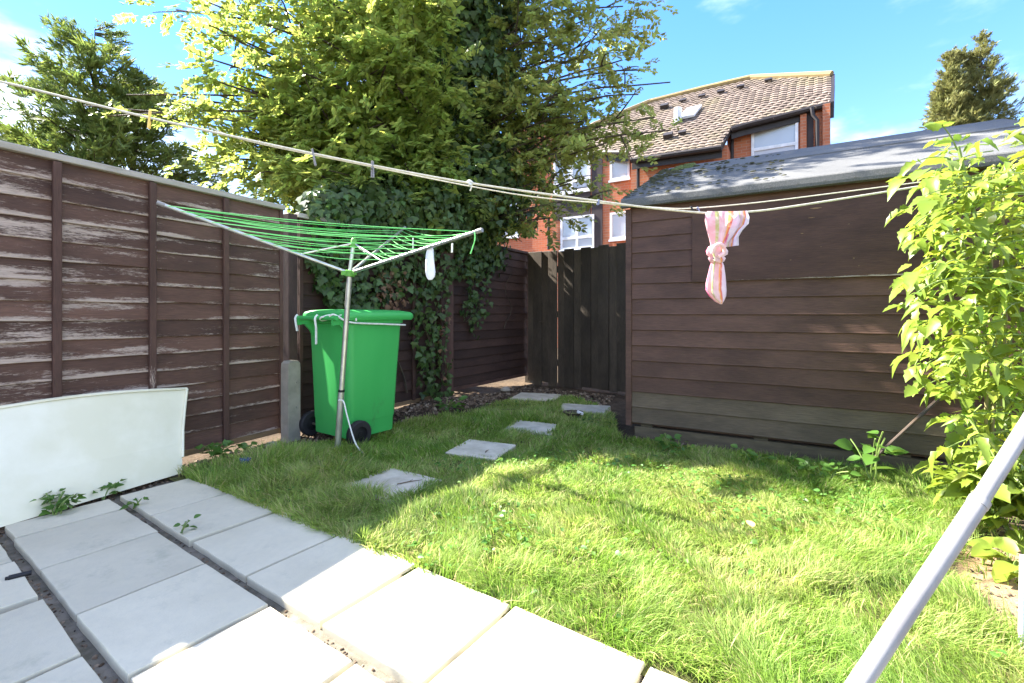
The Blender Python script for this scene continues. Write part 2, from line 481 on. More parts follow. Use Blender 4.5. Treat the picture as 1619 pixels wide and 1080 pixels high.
k = NT('chippings'); g = k.n('ShaderNodeNewGeometry')
cr = k.n('ShaderNodeValToRGB'); k.l(g.outputs['Random Per Island'], cr.inputs[0])
for p, c in ((.25,(.08,.055,.035)),(.5,(.13,.09,.06)),(.8,(.17,.12,.08)),(.97,(.27,.21,.15))): cr.color_ramp.elements.new(p).color = c+(1,)
cr.color_ramp.elements[0].color = (.05,.035,.025,1); cr.color_ramp.elements[-1].color = (.30,.24,.17,1)
k.l(cr.outputs[0], k.b.inputs['Base Color']); M['chips'] = k.fin(.9, .2)
# grass blades
k = NT('grass_blades'); g = k.n('ShaderNodeNewGeometry'); ri = g.outputs['Random Per Island']
p1 = k.ramp(k.noise(g.outputs['Position'], 1.3, 3), .40, .66); p2 = k.ramp(k.noise(g.outputs['Position'], 6, 2), .35, .7)
c = k.mix(p1, (.165,.265,.05), (.35,.405,.13)); c = k.mix(k.math('MULTIPLY', p2, .5), c, (.19,.30,.03))
wn = k.n('ShaderNodeTexWhiteNoise', noise_dimensions='1D'); k.l(ri, wn.inputs['W'])
vr = k.n('ShaderNodeMapRange'); k.l(wn.outputs[0], vr.inputs[0]); vr.inputs[3].default_value = .65; vr.inputs[4].default_value = 1.4
straw = k.math('GREATER_THAN', k.math('ADD', ri, k.math('MULTIPLY', p1, .10)), .915)
c = k.mix(straw, k.hsv(c, val=vr.outputs[0]), (.48,.42,.20))
k.col(c); k.fin(.5, .25)
tr = k.n('ShaderNodeBsdfTranslucent'); k.l(k.hsv(c, sat=1.05, val=1.5), tr.inputs[0])
mx = k.n('ShaderNodeMixShader', i_0=.42); k.l(k.b.outputs[0], mx.inputs[1]); k.l(tr.outputs[0], mx.inputs[2]); k.l(mx.outputs[0], k.out.inputs[0]); M['grass'] = k.m
# leaves
M['tree_leaf'] = leaf_mat('pale_tree_leaf', (.150,.222,.044), (.265,.320,.066), (.60,.66,.13), .54, hue=.022, clump=.9)
M['tree_leaf_right'] = leaf_mat('olive_tree_leaf', (.170,.218,.048), (.275,.300,.075), (.6,.62,.15), .56, hue=.025, clump=1.2)
M['ivy'] = leaf_mat('ivy_leaf', (.038,.074,.020), (.078,.125,.032), (.2,.28,.05), .16, .48, hue=.025, val=.4, clump=3)
M['ivy_dry'] = leaf_mat('dry_ivy_leaf', (.16,.085,.045), (.24,.14,.08), (.3,.18,.1), .2, .7, hue=.02)
M['conifer'] = leaf_mat('blue_green_conifer', (.11,.175,.046), (.22,.26,.062), (.3,.38,.07), .28, .6, hue=.02, clump=1.2)
M['conifer_far'] = leaf_mat('olive_conifer', (.15,.17,.055), (.29,.28,.10), (.38,.38,.12), .25, .7, hue=.02, clump=1.5)
M['tomato'] = leaf_mat('tomato_leaf', (.17,.27,.032), (.29,.36,.05), (.60,.70,.08), .45, .42, hue=.028, val=.38, clump=3)
M['weed'] = leaf_mat('weed_leaf', (.055,.14,.025), (.11,.22,.035), (.3,.45,.07), .3, .45, hue=.02, val=.3)
M['tomato_fruit'] = simple('unripe_tomato', (.62,.60,.30), (.50,.55,.22), 3, rough=.25, spec=.5)
# brick building
k = NT('orange_brick'); tc = k.n('ShaderNodeTexCoord'); br = k.n('ShaderNodeTexBrick')
mp = k.n('ShaderNodeMapping'); mp.inputs['Rotation'].default_value = (math.radians(90), 0, 0); k.l(tc.outputs['Object'], mp.inputs[0]); k.l(mp.outputs[0], br.inputs['Vector'])
br.inputs['Color1'].default_value = (.50,.172,.08,1); br.inputs['Color2'].default_value = (.39,.125,.06,1); br.inputs['Mortar'].default_value = (.40,.27,.2,1)
br.inputs['Scale'].default_value = 1; br.inputs['Brick Width'].default_value = .225; br.inputs['Row Height'].default_value = .075; br.inputs['Mortar Size'].default_value = .006
c = k.mix(k.math('MULTIPLY', k.noise(tc.outputs['Object'], 1.5, 4), .35), br.outputs['Color'], (.28,.1,.06))
k.col(c); k.bump(br.outputs['Fac'], -.3, .004); M['brick'] = k.fin(.85, .2)
M['brick_dark'] = simple('dark_red_brick', (.26,.085,.05), (.2,.07,.045), 3, rough=.9)
M['upvc'] = simple('white_window_frame', (.78,.78,.80), rough=.4)
M['fascia'] = simple('dark_brown_fascia', (.030,.024,.024), rough=.5)
M['cladding'] = simple('dark_brown_cladding', (.055,.04,.04), (.04,.03,.03), 5, rough=.7)
M['roof_lead'] = simple('lichen_ridge', (.30,.22,.09), (.22,.16,.08), 6, rough=.9)
M['blind'] = simple('pale_curtain', (.66,.70,.74), (.55,.6,.65), 8, rough=.9, stretch=(12,12,1))
k = NT('roof_tile'); g = k.n('ShaderNodeNewGeometry'); c = k.mix(g.outputs['Random Per Island'], (.115,.088,.072), (.20,.155,.128))
c = k.mix(k.ramp(k.noise(g.outputs['Position'], .8, 4), .5, .75), c, (.18,.15,.09)); k.col(c); M['tile'] = k.fin(.85, .2)
k = NT('window_glass'); k.col((.62,.68,.74)); k.fin(.08, .9)
tr = k.n('ShaderNodeBsdfTransparent'); mx = k.n('ShaderNodeMixShader', i_0=.55)
k.l(k.b.outputs[0], mx.inputs[1]); k.l(tr.outputs[0], mx.inputs[2]); k.l(mx.outputs[0], k.out.inputs[0]); M['glass'] = k.m
# tea towel
k = NT('tea_towel'); tc = k.n('ShaderNodeTexCoord'); sp = k.n('ShaderNodeSeparateXYZ'); k.l(tc.outputs['UV'], sp.inputs[0])
cr = k.n('ShaderNodeValToRGB'); k.l(sp.outputs[0], cr.inputs[0]); cr.color_ramp.interpolation = 'CONSTANT'
els = [(.0,(.72,.60,.74)),(.08,(.70,.20,.14)),(.13,(.78,.42,.14)),(.17,(.72,.46,.50)),(.28,(.45,.50,.20)),(.33,(.72,.44,.46)),(.46,(.66,.08,.24)),(.53,(.72,.46,.54)),(.64,(.62,.50,.74)),(.69,(.74,.28,.18)),(.75,(.72,.46,.52)),(.86,(.70,.18,.28)),(.92,(.74,.62,.76))]
cr.color_ramp.elements[0].color = els[0][1]+(1,)
cr.color_ramp.elements[1].position = els[1][0]; cr.color_ramp.elements[1].color = els[1][1]+(1,)
for p, c in els[2:]: cr.color_ramp.elements.new(p).color = c+(1,)
c = k.mix(k.math('MULTIPLY', k.ramp(k.noise(tc.outputs['UV'], 6, 3), .45, .6), .4), cr.outputs[0], (.85,.8,.84))
k.col(c); k.fin(.95, .1)
tr = k.n('ShaderNodeBsdfTranslucent'); k.l(c, tr.inputs[0]); mx = k.n('ShaderNodeMixShader', i_0=.3)
k.l(k.b.outputs[0], mx.inputs[1]); k.l(tr.outputs[0], mx.inputs[2]); k.l(mx.outputs[0], k.out.inputs[0]); M['towel'] = k.m
M['towel_pink'] = simple('pink_cotton', (.74,.40,.42), (.80,.62,.62), 40, rough=.95)
M['sock'] = simple('white_cotton', (.78,.78,.82), (.68,.68,.74), 25, rough=.95)

# ================================================================== GROUND
mb = MB()
gx = np.concatenate([[-400, -100, -30, -12], np.linspace(-6, 6, 61), [12, 30, 100, 400]])
gy = np.concatenate([[-400, -100, -20, -4], np.linspace(-1, 9, 51), [14, 30, 100, 600]])
grid = []
for y in gy:
    row = []
    for x in gx:
        z = -.045
        if abs(x) < 5 and 0 < y < 8.5:
            z += .018*noise.noise(Vector((x*2.1, y*2.1, 0)))
            q = Vector((x+.75, y-5.0)); z += .10*math.exp(-(q.x*q.x*3+q.y*q.y*2.2))     # soil heaped under the ivy
        row.append((x, y, z))
    grid.append(row)
mb.sheet(grid)
tag(mb.build('ground', M['soil'], smooth=True), 'bare brown garden soil', kind='structure')

LAWN = [(-2.13,2.89),(-1.72,3.12),(-1.42,3.75),(-.95,4.35),(-.45,4.75),(.05,5.6),(.75,5.75),(1.0,4.9),(.88,3.76),(2.64,2.76),(2.35,2.25),(1.70,1.88),(1.60,1.55),(1.80,1.1),(1.9,.4),(1.60,.38),(.385,1.300)]
# the lawn's own soil sheet, a finely gridded patch clipped to the lawn outline
bm = bmesh.new()
vs = [bm.verts.new((x, y, -.012)) for x, y in LAWN]
bm.faces.new(vs); bmesh.ops.triangulate(bm, faces=bm.faces)
me = bpy.data.meshes.new('lawn'); bm.to_mesh(me); bm.free(); me.materials.append(M['lawnsoil'])
lawn = link_mesh('lawn', me); tag(lawn, kind='structure')
bm = bmesh.new()
DRY = [(1.66,1.92),(2.25,2.24),(2.5,2.1),(2.6,1.6),(2.2,1.15),(1.80,1.08),(1.58,1.55)]
bm.faces.new([bm.verts.new((x, y, -.006)) for x, y in DRY])
me = bpy.data.meshes.new('dry_soil'); bm.to_mesh(me); bm.free(); me.materials.append(M['drysoil'])
tag(link_mesh('dry_soil', me), kind='structure')

# ------------------------------------------------------------------ patio of concrete slabs
E1 = Vector((.8237,-.567,0)); E2 = Vector((.567,.8237,0)); PO = Vector((-2.168,2.561,0))
patio = bpy.data.objects.new('patio', None); COL.objects.link(patio); patio.location = PO; WL['patio'] = PO.copy(); tag(patio, kind='structure')
PM = frame(PO, E1)
mb = MB(); mb.box(-.35, 6.0, -2.4, .448, -.075, -.030)
tag(link_mesh('mortar_bed', mb.mesh('mortar_bed', M['bed']), patio, PM), kind='stuff')
def slab(s0, s1, t0, t1):
    g = .007
    bm = bmesh.new()
    lift = R.uniform(-.004, .004)
    c = [(s0+g, t0+g), (s1-g, t0+g), (s1-g, t1-g), (s0+g, t1-g)]
    c = [(a+R.uniform(-.004,.004), b+R.uniform(-.004,.004)) for a, b in c]
    n = 7; tops = []; cx = (s0+s1)/2; cy = (t0+t1)/2
    # outline with slightly irregular, chipped edges
    out = []
    for i in range(4):
        a, b = c[i], c[(i+1) % 4]
        for q in range(n):
            w = q/n; j = R.uniform(-.0016,.0016)
            p = [a[0]*(1-w)+b[0]*w, a[1]*(1-w)+b[1]*w]
            if q: p[i % 2 ^ 1] += j
            out.append(p)
    tx, ty = R.uniform(-.006,.006), R.uniform(-.006,.006)
    top = lambda p, z, k: (p[0]-cx - (p[0]-cx)*k, p[1]-cy - (p[1]-cy)*k, z + lift + (p[0]-cx)*tx + (p[1]-cy)*ty)
    m = MB(); m.rings([[top(p, -.04, 0) for p in out], [top(p, -.006, 0) for p in out], [top(p, -.0012, .005) for p in out], [top(p, 0, .012) for p in out]])
    link_mesh('slab', m.mesh('slab', M['paving']), patio, PM @ Matrix.Translation((cx, cy, 0)))
for a, b in ((-.02,.444),(.444,.898),(.905,1.383),(1.39,1.865),(1.87,2.325),(2.33,2.795),(2.80,3.27),(3.28,3.74)): slab(a, b, .012, .452)
for a, b in ((.0,.226),(.228,.670),(.672,1.155),(1.162,1.635),(1.64,2.095),(2.10,2.56),(2.57,3.03),(3.04,3.5)): slab(a, b, -.425, -.022)
for a, b in ((.02,.492),(.497,.915),(.95,1.415),(1.42,1.885),(1.89,2.35),(2.36,2.82)): slab(a, b, -.905, -.455)
for a, b in ((.25,.70),(.71,1.16),(1.17,1.62),(1.63,2.08)): slab(a, b, -1.35, -.915)

# stepping stones
STEPS = [((-.70,2.735),.43,.40,30,'pale stepping stone nearest the patio, scattered with twigs'),
         ((-.225,3.44),.40,.37,25,'second pale stepping stone from the patio, sunk in the shaded lawn'),
         ((.185,4.10),.44,.40,22,'middle stepping stone of the row, level with the shed corner'),
         ((.74,4.88),.52,.50,20,'stepping stone close to the shed corner, beside a broken dish'),
         ((.29,5.62),.52,.48,18,'farthest stepping stone, on bare earth in front of the dark gate')]
for (x, y), w, d, a, lab in STEPS:
    m = MB(); m.cbox(-w/2, w/2, -d/2, d/2, -.05, .012, .006)
    o = link_mesh('stepping_stone', m.mesh('stepping_stone', M['step']), None, Matrix.Translation((x, y, .004)) @ Matrix.Rotation(math.radians(-a+R.uniform(-5,5)), 4, 'Z') @ Matrix.Rotation(R.uniform(-.012,.012), 4, 'X'))
    tag(o, lab, 'paving stone', 'stepping stones across the lawn')

# ================================================================== FENCES
def slat_mesh(L, h, mat, seed, n=22, wave=.006):
    r = random.Random(seed); m = MB(); rg = []
    off = r.uniform(0, 50)
    for i in range(n+1):
        x = L*i/n
        w = wave*noise.noise(Vector((x*2.5+off, 0, seed))) * 1.6
        y = .004*noise.noise(Vector((x*1.5+off, 5, seed)))
        rg.append([(x,-.003+y,h),(x,-.019+y,.003+w),(x,-.017+y,w),(x,-.006+y,w),(x,.006+y,h)])
    m.rings(rg)
    return m.mesh('slat', mat, smooth=False)
def lap_fence(name, label, N, d, L, z0, H, mat, bmat, nslat, battens, stile=True, cap=True, group=None, seed=0, capmat='capping', endmat='bare'):
    root = thing(name, label, 'fence', (N[0], N[1], z0), group)
    A = frame((N[0], N[1], z0), (d[0], d[1], 0))
    pitch = (H-.06)/nslat; meshes = [slat_mesh(L, pitch+.028, mat, seed+i) for i in range(6)]
    for i in range(nslat):
        link_mesh('slat', meshes[(i*5+i//6) % 6], root, A @ Matrix.Translation((0, R.uniform(-.002,.002), .045+i*pitch)))
    for x in battens:
        m = MB(); m.cbox(-.019, .019, -.045, -.0195, .04, H-.02, .003)
        link_mesh('batten', m.mesh('batten', bmat if not isinstance(bmat, dict) else bmat.get(x, M['batten_dark'])), root, A @ Matrix.Translation((x, 0, 0)))
    if stile:
        for x in (.0, L-.03):
            m = MB(); m.box(x, x+.03, -.024, .03, .0, H-.015)
            link_mesh('stile', m.mesh('stile', M['batten_dark']), root, A)
        m = MB(); m.box(.03, L-.03, -.028, .025, .005, .045)
        link_mesh('bottom_rail', m.mesh('bottom_rail', M[endmat]), root, A)
    if cap:
        m = MB(); m.cbox(-.02, L+.01, -.042, .035, H-.012, H+.026, .004)
        link_mesh('capping', m.mesh('capping', M[capmat]), root, A)
    return root, A
D1 = Vector((.466,.885,0)); END1 = Vector((-1.906,3.87,0)); N1 = END1 - D1*1.83
lap_fence('garden_fence', 'weathered brown lap fence panel with peeling paint, behind the white plastic sheet', N1, D1, 1.83, .025, 1.845, M['fence'],
          {.42: M['batten_dark'], .885: M['batten'], 1.355: M['batten_dark']}, 16, (.42,.885,1.355), group='lap fence panels down the left side')
N0 = N1 - D1*1.93
lap_fence('garden_fence', 'brown lap fence panel at the extreme left edge, before the long weathered one', N0, D1, 1.83, .025, 1.82, M['fence'], M['batten_dark'], 16, (.45,.92,1.38), group='lap fence panels down the left side', seed=40)
D2 = Vector((.545,.838,0)).normalized(); S2 = Vector((-1.835,3.955,0))
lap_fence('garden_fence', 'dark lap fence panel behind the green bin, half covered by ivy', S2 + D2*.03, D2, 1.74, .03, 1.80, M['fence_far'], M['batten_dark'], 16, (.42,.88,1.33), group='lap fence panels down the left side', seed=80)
S3 = S2 + D2*1.93
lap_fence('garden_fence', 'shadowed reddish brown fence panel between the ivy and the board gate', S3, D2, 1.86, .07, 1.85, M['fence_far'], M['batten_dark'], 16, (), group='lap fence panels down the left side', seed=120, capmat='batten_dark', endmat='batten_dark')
def post(name, label, p, d, w, dp, z1, mat, cat='post', shift=0.0):
    root = frame((p[0], p[1], 0), (d[0], d[1], 0))
    m = MB(); m.cbox(-w/2, w/2, -dp/2, dp/2, -.08, z1, .006)
    o = link_mesh(name, m.mesh(name, mat), None, root)
    return tag(o, label, cat)
post('fence_post', 'dark brown timber post at the end of the peeling fence panel', (-1.862,3.925), D1, .085, .085, 1.84, M['post'])
post('fence_post', 'dark timber post at the near end of the peeling panel', N1 - D1*.05, D1, .105, .085, 1.84, M['post'])
post('fence_post', 'dark leaning post right of the hanging ivy strands', S2 + D2*1.80 + Vector((.03,-.05,0)), D2, .07, .09, 1.86, M['fence_far'])
post('fence_post', 'wide dark upright board beside the leaning post behind the ivy', S2 + D2*1.88 + Vector((.06,-.04,0)), D2, .17, .03, 1.80, M['batten_dark'])
post('fence_post', 'mossy pale-edged corner post where the fence meets the board gate', S3 + D2*1.95, D2, .16, .10, 1.95, M['gate'])
# concrete spur in front of the timber post
c = G(459, 692)
m = MB(); rg = []
for z, w in ((-.1,.056),(.56,.056),(.605,.052),(.625,.030)):
    rg.append([(-w,-.05,z),(w,-.05,z),(w,.04,z),(-w,.04,z)])
m.rings(rg)
for zz in (.25,.45): m.tube([(.022,-.056,zz),(.022,-.045,zz)], .008, 8)
o = link_mesh('concrete_post', m.mesh('concrete_post', M['concrete']), None, frame((c.x, c.y, 0), D1))
tag(o, 'short grey concrete repair post beside the green bin', 'post')

# ------------------------------------------------------------------ board gate
g0 = Vector((.235,7.06,0)); g1 = Vector((1.72,5.93,0)); gd = (g1-g0); gl = gd.length; gd.normalize()
gate = thing('board_gate', 'almost black vertical board gate between the shed and the left fence', 'gate', (g0.x, g0.y, -.05))
GA = frame((g0.x, g0.y, -.05), gd)
nb = 14; bw = gl/nb
for i in range(nb):
    m = MB(); hgt = 1.965 + R.uniform(-.02,.02); gap = .006
    x0 = i*bw-.012*(i % 2)+.002; x1 = (i+1)*bw+.012*(i % 2)-.002
    if i == 4: x0 += .003
    if i == 3: x1 -= .006
    if i == 0: x0 += .01
    yo = -.024 if i % 2 else 0
    m.cbox(x0, x1, yo-.011, yo+.011, .03+R.uniform(-.03,.03), hgt, .004)
    link_mesh('board', m.mesh('board', M['gate']), gate, GA)
for z in (.35, 1.05, 1.70):
    m = MB(); m.box(0, gl, .014, .05, z-.045, z+.045); link_mesh('rail', m.mesh('rail', M['gate']), gate, GA)
m = MB(); m.cbox(.20,.30,-.032,-.024,.93,.955,.003); m.tube([(.24,-.04,.943),(.32,-.04,.943)], .007, 6)
link_mesh('latch', m.mesh('latch', M['steelstick']), gate, GA)

# ================================================================== SHED
SU = Vector((.870,-.493,0)); SO = Vector((.975,3.848,0)); SNB = Vector((.493,.870,0))
SL = 2.62; SD = 1.5
shed = thing('garden_shed', 'dark brown timber shed with grey felt roof and boarded-over window', 'shed', SO)
SA = frame(SO, SU)
z0 = .118; pitch = .1255; nb = 14
for i in range(nb):
    zb = z0+i*pitch
    mats = M['shed_low'] if i < 2 else M['shed']
    m = MB(); n = 26; rg = []
    for j in range(n+1):
        x = SL*j/n; y = .0025*noise.noise(Vector((x*1.3, i*7.1, 3))); zz = .0018*noise.noise(Vector((x*3, i*3.3, 9)))
        top = pitch+.012
        rg.append([(x,-.003+y,top),(x,-.012+y,.012+zz),(x,-.014+y,.004+zz),(x,-.011+y,zz),(x,.006,zz),(x,.006,top)])
    m.rings(rg)
    link_mesh('board', m.mesh('board', mats), shed, SA @ Matrix.Translation((0,0,zb)))
m = MB(); m.cbox(-.035, .012, -.026, .035, .09, 1.86, .003); link_mesh('corner_trim', m.mesh('corner_trim', M['shed']), shed, SA)
m = MB(); m.box(.0, SL, .02, .05, .10, 1.86); m.box(-.02, .0, .02, SD, .10, 1.86); m.box(SL, SL+.02, 0, SD, .10, 1.86); m.box(-.02, SL+.02, SD, SD+.02, .10, 2.42)
link_mesh('wall', m.mesh('wall', M['shed']), shed, SA)
for x in (-.02, SL):
    m = MB(); m.prism([SA @ Vector((x,.03,1.86)), SA @ Vector((x,SD,1.86)), SA @ Vector((x,SD,2.42))], SU*.02); m.build('gable', M['shed'], shed)
m = MB(); m.cbox(.03, SL, .004, .07, -.04, .085, .006); link_mesh('base_beam', m.mesh('base_beam', M['beam']), shed, SA)
for x in (.08, .9, 1.7, 2.45):
    m = MB(); m.box(x, x+.09, .02, .10, .086, .112); link_mesh('spacer', m.mesh('spacer', M['beam']), shed, SA)
# ply sheet over the window
m = MB(); n = 20; rg = []
for j in range(n+1):
    x = 1.356*j/n; y = .004*math.sin(x*4); zz = .003*noise.noise(Vector((x*9, 2, 2)))
    rg.append([(x,-.030+y,.56),(x,-.030+y,zz),(x,-.018,zz),(x,-.018,.56)])
m.rings(rg); link_mesh('window_board', m.mesh('window_board', M['ply']), shed, SA @ Matrix.Translation((.482,0,1.249)))
m = MB(); m.box(0,.022,-.034,-.018,0,.55); link_mesh('edge_strip', m.mesh('edge_strip', M['batten']), shed, SA @ Matrix.Translation((1.840,0,1.249)))
# scars of bare wood on the ply
m = MB()
for (px, py, w, h) in ((1290,329,.085,.012),(1283,344,.05,.004),(1268,369,.02,.005),(1342,354,.012,.005),(1420,357,.02,.006),(1250,411,.014,.004),(1350,408,.014,.006),(1298,390,.01,.004),(1388,372,.02,.004),(1358,420,.012,.004),(1312,440,.012,.004)):
    c = ray_plane(px, py, SO - SNB*.0335, SNB); pts = []
    for q in range(9):
        a = 2*math.pi*q/9; rr = R.uniform(.6,1.1)
        pts.append(c + SU*(w/2*math.cos(a)*rr) + Vector((0,0,h/2*math.sin(a)*rr)))
    m.prism(pts, SNB*.003)
tag(m.build('bare_patch', M['bare'], shed), kind='stuff')
# felt roof: a slope rising away from the lawn, with a rolled front edge
def shedroof_profile(x):
    e0 = -.085; zE = 1.93; sl = .68/1.62
    w = .006*noise.noise(Vector((x*2.2, 0, 1)))
    pr = [(e0+.02,1.862+w),(e0-.002,1.866+w),(e0-.006,1.885),(e0-.004,1.924),(e0+.004,zE+.004),(e0+.10,zE+.10*sl+w)]
    lap = 1.02
    for t in (.35,.7,lap): pr.append((e0+t, zE+t*sl + .004*noise.noise(Vector((x*1.7,t*3,4)))))
    pr += [(e0+lap+.001, zE+lap*sl+.012)]
    for t in (1.3,1.60): pr.append((e0+t, zE+t*sl+.010 + .004*noise.noise(Vector((x*1.7,t*3,4)))))
    pr += [(e0+1.64, zE+1.62*sl-.01),(e0+1.64, zE+1.62*sl-.06),(e0+.9, zE+.9*sl-.035),(e0+.10, zE+.1*sl-.035),(e0+.03,1.86)]
    return pr
m = MB(); rg = []; n = 40
for j in range(n+1):
    x = -.055 + (SL+.10)*j/n
    rg.append([SA @ Vector((x, y, z)) for y, z in shedroof_profile(x)])
m.rings(rg); roof = m.build('roof', M['felt'], shed, smooth=False)
m = MB()
for x in np.arange(.05, 2.6, .16):
    m.tube([SA @ Vector((x,-.098,1.893)), SA @ Vector((x,-.092,1.893))], .006, 6)
o = m.build('clout_nail', M['felt'], roof); tag(o, kind='stuff')
# moss clumps on the left end of the roof
def moss(n, xs, ts, rs, mat, name):
    m = MB()
    for _ in range(n):
        x = xs[0]+(xs[1]-xs[0])*R.random()**1.7; t = R.uniform(*ts); r = R.uniform(*rs)
        c = SA @ Vector((x, -.085+t, 1.93+t*.68/1.62+.012)); k = 7; ring = []; ring2 = []
        for q in range(k):
            a = 2*math.pi*q/k; f = R.uniform(.6,1.2)
            v = SU*(math.cos(a)*r*f*1.3) + (SNB + Vector((0,0,.42)))*(math.sin(a)*r*f)
            ring.append(c+v); ring2.append(c+v*.55+Vector((-.2,-.3,.9))*r*.4)
        m.rings([ring, ring2])
    o = m.build(name, mat, roof, smooth=True); tag(o, kind='stuff')
moss(200, (-.03,1.1), (.02,1.5), (.007,.024), M['moss'], 'moss')
moss(40, (-.02,.35), (.7,1.55), (.012,.035), M['moss'], 'moss')
moss(26, (.12,.30), (1.30,1.60), (.02,.05), M['moss_green'], 'green_moss')

# ================================================================== BRICK BUILDING
BU = Vector((.861,-.508,0)); BN = Vector((-.508,-.861,0))
A0 = P(998, 253, 13.0)
bld = thing('apartment_building', 'orange brick apartment block with pale tiled roof and white windows behind the shed', 'building', (A0.x, A0.y, 0))
BA = frame((A0.x, A0.y, 0), BU)
BAi = BA.inverted()
pitchr = math.radians(40)
RN = BN*math.sin(pitchr) + Vector((0,0,math.cos(pitchr)))
RP = A0 + BN*.30 + Vector((0,0,.0))
RP = ray_plane(998, 250, A0 + BN*.30, BN)
UP = (BN*-math.cos(pitchr) + Vector((0,0,math.sin(pitchr))))
def roofpt(px, py): return ray_plane(px, py, RP, RN)
def depth_of(p): return BAi @ p
right_w = depth_of(roofpt(1230, 186)).y + .35       # set-back wall under the upper eave
left_w = depth_of(roofpt(945, 246)).y + .30
def fac(px, py, d): return BAi @ ray_plane(px, py, A0 - BN*d, BN)
def facrect(x0, y0, x1, y1, d):
    a = fac(x0, (y0), d); b = fac(x1, y1, d); return a.x, b.x, min(a.z, b.z), max(a.z, b.z)
s_mid = fac(1150, 240, 0).x; s_right = fac(1313, 200, right_w).x; s_left = fac(872, 300, left_w).x
zl = BAi @ RP
ridge_d = depth_of(roofpt(1187, 124)).y
m = MB(); m.box(0, s_mid, 0, 6, -.1, A0.z-.02)
link_mesh('wall', m.mesh('wall', M['brick']), bld, BA)
z_up = fac(1230, 188, right_w).z
m = MB(); m.box(s_mid+.003, s_right, right_w, 6.2, -.1, z_up+.15); link_mesh('wall', m.mesh('wall', M['brick']), bld, BA)
m = MB(); m.box(s_left, -.003, left_w, 6.1, -.1, fac(950, 246, left_w).z+.02); link_mesh('wall', m.mesh('wall', M['brick']), bld, BA)
wing_d = left_w + .9
s_w0 = fac(700, 330, wing_d).x
m = MB(); m.box(s_w0, s_left-.003, wing_d, 8, -.1, fac(830, 214, wing_d).z); link_mesh('wall', m.mesh('wall', M['brick']), bld, BA)
m = MB(); z_w = fac(830, 214, wing_d).z
m.box(s_w0, s_left-.003, wing_d-.25, wing_d+2.5, z_w, z_w+.12); link_mesh('roof', m.mesh('roof', M['brick_dark']), bld, BA)
# main roof, tile by tile over a slab
outline = [(998,250),(1141,229),(1156,201),(1177,194.5),(1313,160.5),(1315,118),(1187,123),(1108,141),(1028,161),(940,197),(885,229),(878,243),(940,238),(992,238)]
RF = Matrix((BU, UP, RN)).transposed().to_4x4(); RF.translation = RP
RFi = RF.inverted()
poly = [(RFi @ roofpt(*p)).to_2d() for p in outline]
m = MB(); m.prism([RF @ Vector((p.x, p.y, -.14)) for p in poly], RN*.10)
roofo = m.build('roof', M['fascia'], bld)
def span(b):
    xs = []
    for i in range(len(poly)):
        p, q = poly[i], poly[(i+1) % len(poly)]
        if (p.y > b) != (q.y > b): xs.append(p.x+(q.x-p.x)*(b-p.y)/(q.y-p.y))
    xs.sort(); return list(zip(xs[::2], xs[1::2]))
m = MB(); bmin = min(p.y for p in poly); bmax = max(p.y for p in poly); b = bmin; row = 0
while b < bmax:
    for a0, a1 in span(b+.10):
        a = a0 - (row % 2)*.10
        while a < a1:
            x0 = max(a, a0)+.004; x1 = min(a+.20, a1)-.004
            if x1-x0 > .04:
                h = R.uniform(-.003,.003); xm = (x0+x1)/2
                vs = [(x0,b-.03,.028+h),(xm,b-.03,.045+h),(x1,b-.03,.028+h),(x1,b+.18,-.002),(xm,b+.18,.015),(x0,b+.18,-.002),(x0,b-.04,-.0),(xm,b-.04,.0),(x1,b-.04,-.0)]
                m.add([RF @ Vector(v) + RN*-.03 for v in vs], [(0,1,4,5),(1,2,3,4),(0,6,7,1),(1,7,8,2)])
            a += .20
    b += .175; row += 1
tag(m.build('roof_tile', M['tile'], roofo, fix=False), kind='stuff')
# ridge cappings with lichen
for p, q in (((1315,118),(1187,123)),((1187,123),(1108,141)),((1108,141),(1028,161)),((1028,161),(940,197)),((940,197),(885,229))):
    m = MB(); m.tube([roofpt(*p)+RN*.0, roofpt(*q)+RN*.0], .10, 8); m.build('ridge_tile', M['roof_lead'], roofo, smooth=True)
m = MB(); m.prism([roofpt(1313,161), roofpt(1315,118), roofpt(1315,118)-Vector((0,0,.4)), roofpt(1313,161)-Vector((0,0,.4))], BU*.07); m.build('verge_board', M['fascia'], bld)
# gutters and fascias
def eave(p, q, name='gutter'):
    a = roofpt(*p); b = roofpt(*q); dz = Vector((0,0,.12))
    m = MB(); m.tube([a+BN*.02-dz*.6, b+BN*.02-dz*.6], .075, 8); m.build(name, M['fascia'], bld, smooth=True)
    m = MB(); m.prism([a-BN*.07-dz*.4, b-BN*.07-dz*.4, b-BN*.07-dz*2.4, a-BN*.07-dz*2.4], -BN*.03); m.build('fascia_board', M['fascia'], bld)
eave((998,250),(1141,229)); eave((1177,194.5),(1313,160.5)); eave((940,238),(992,238)); eave((1156,201),(1177,194.5))
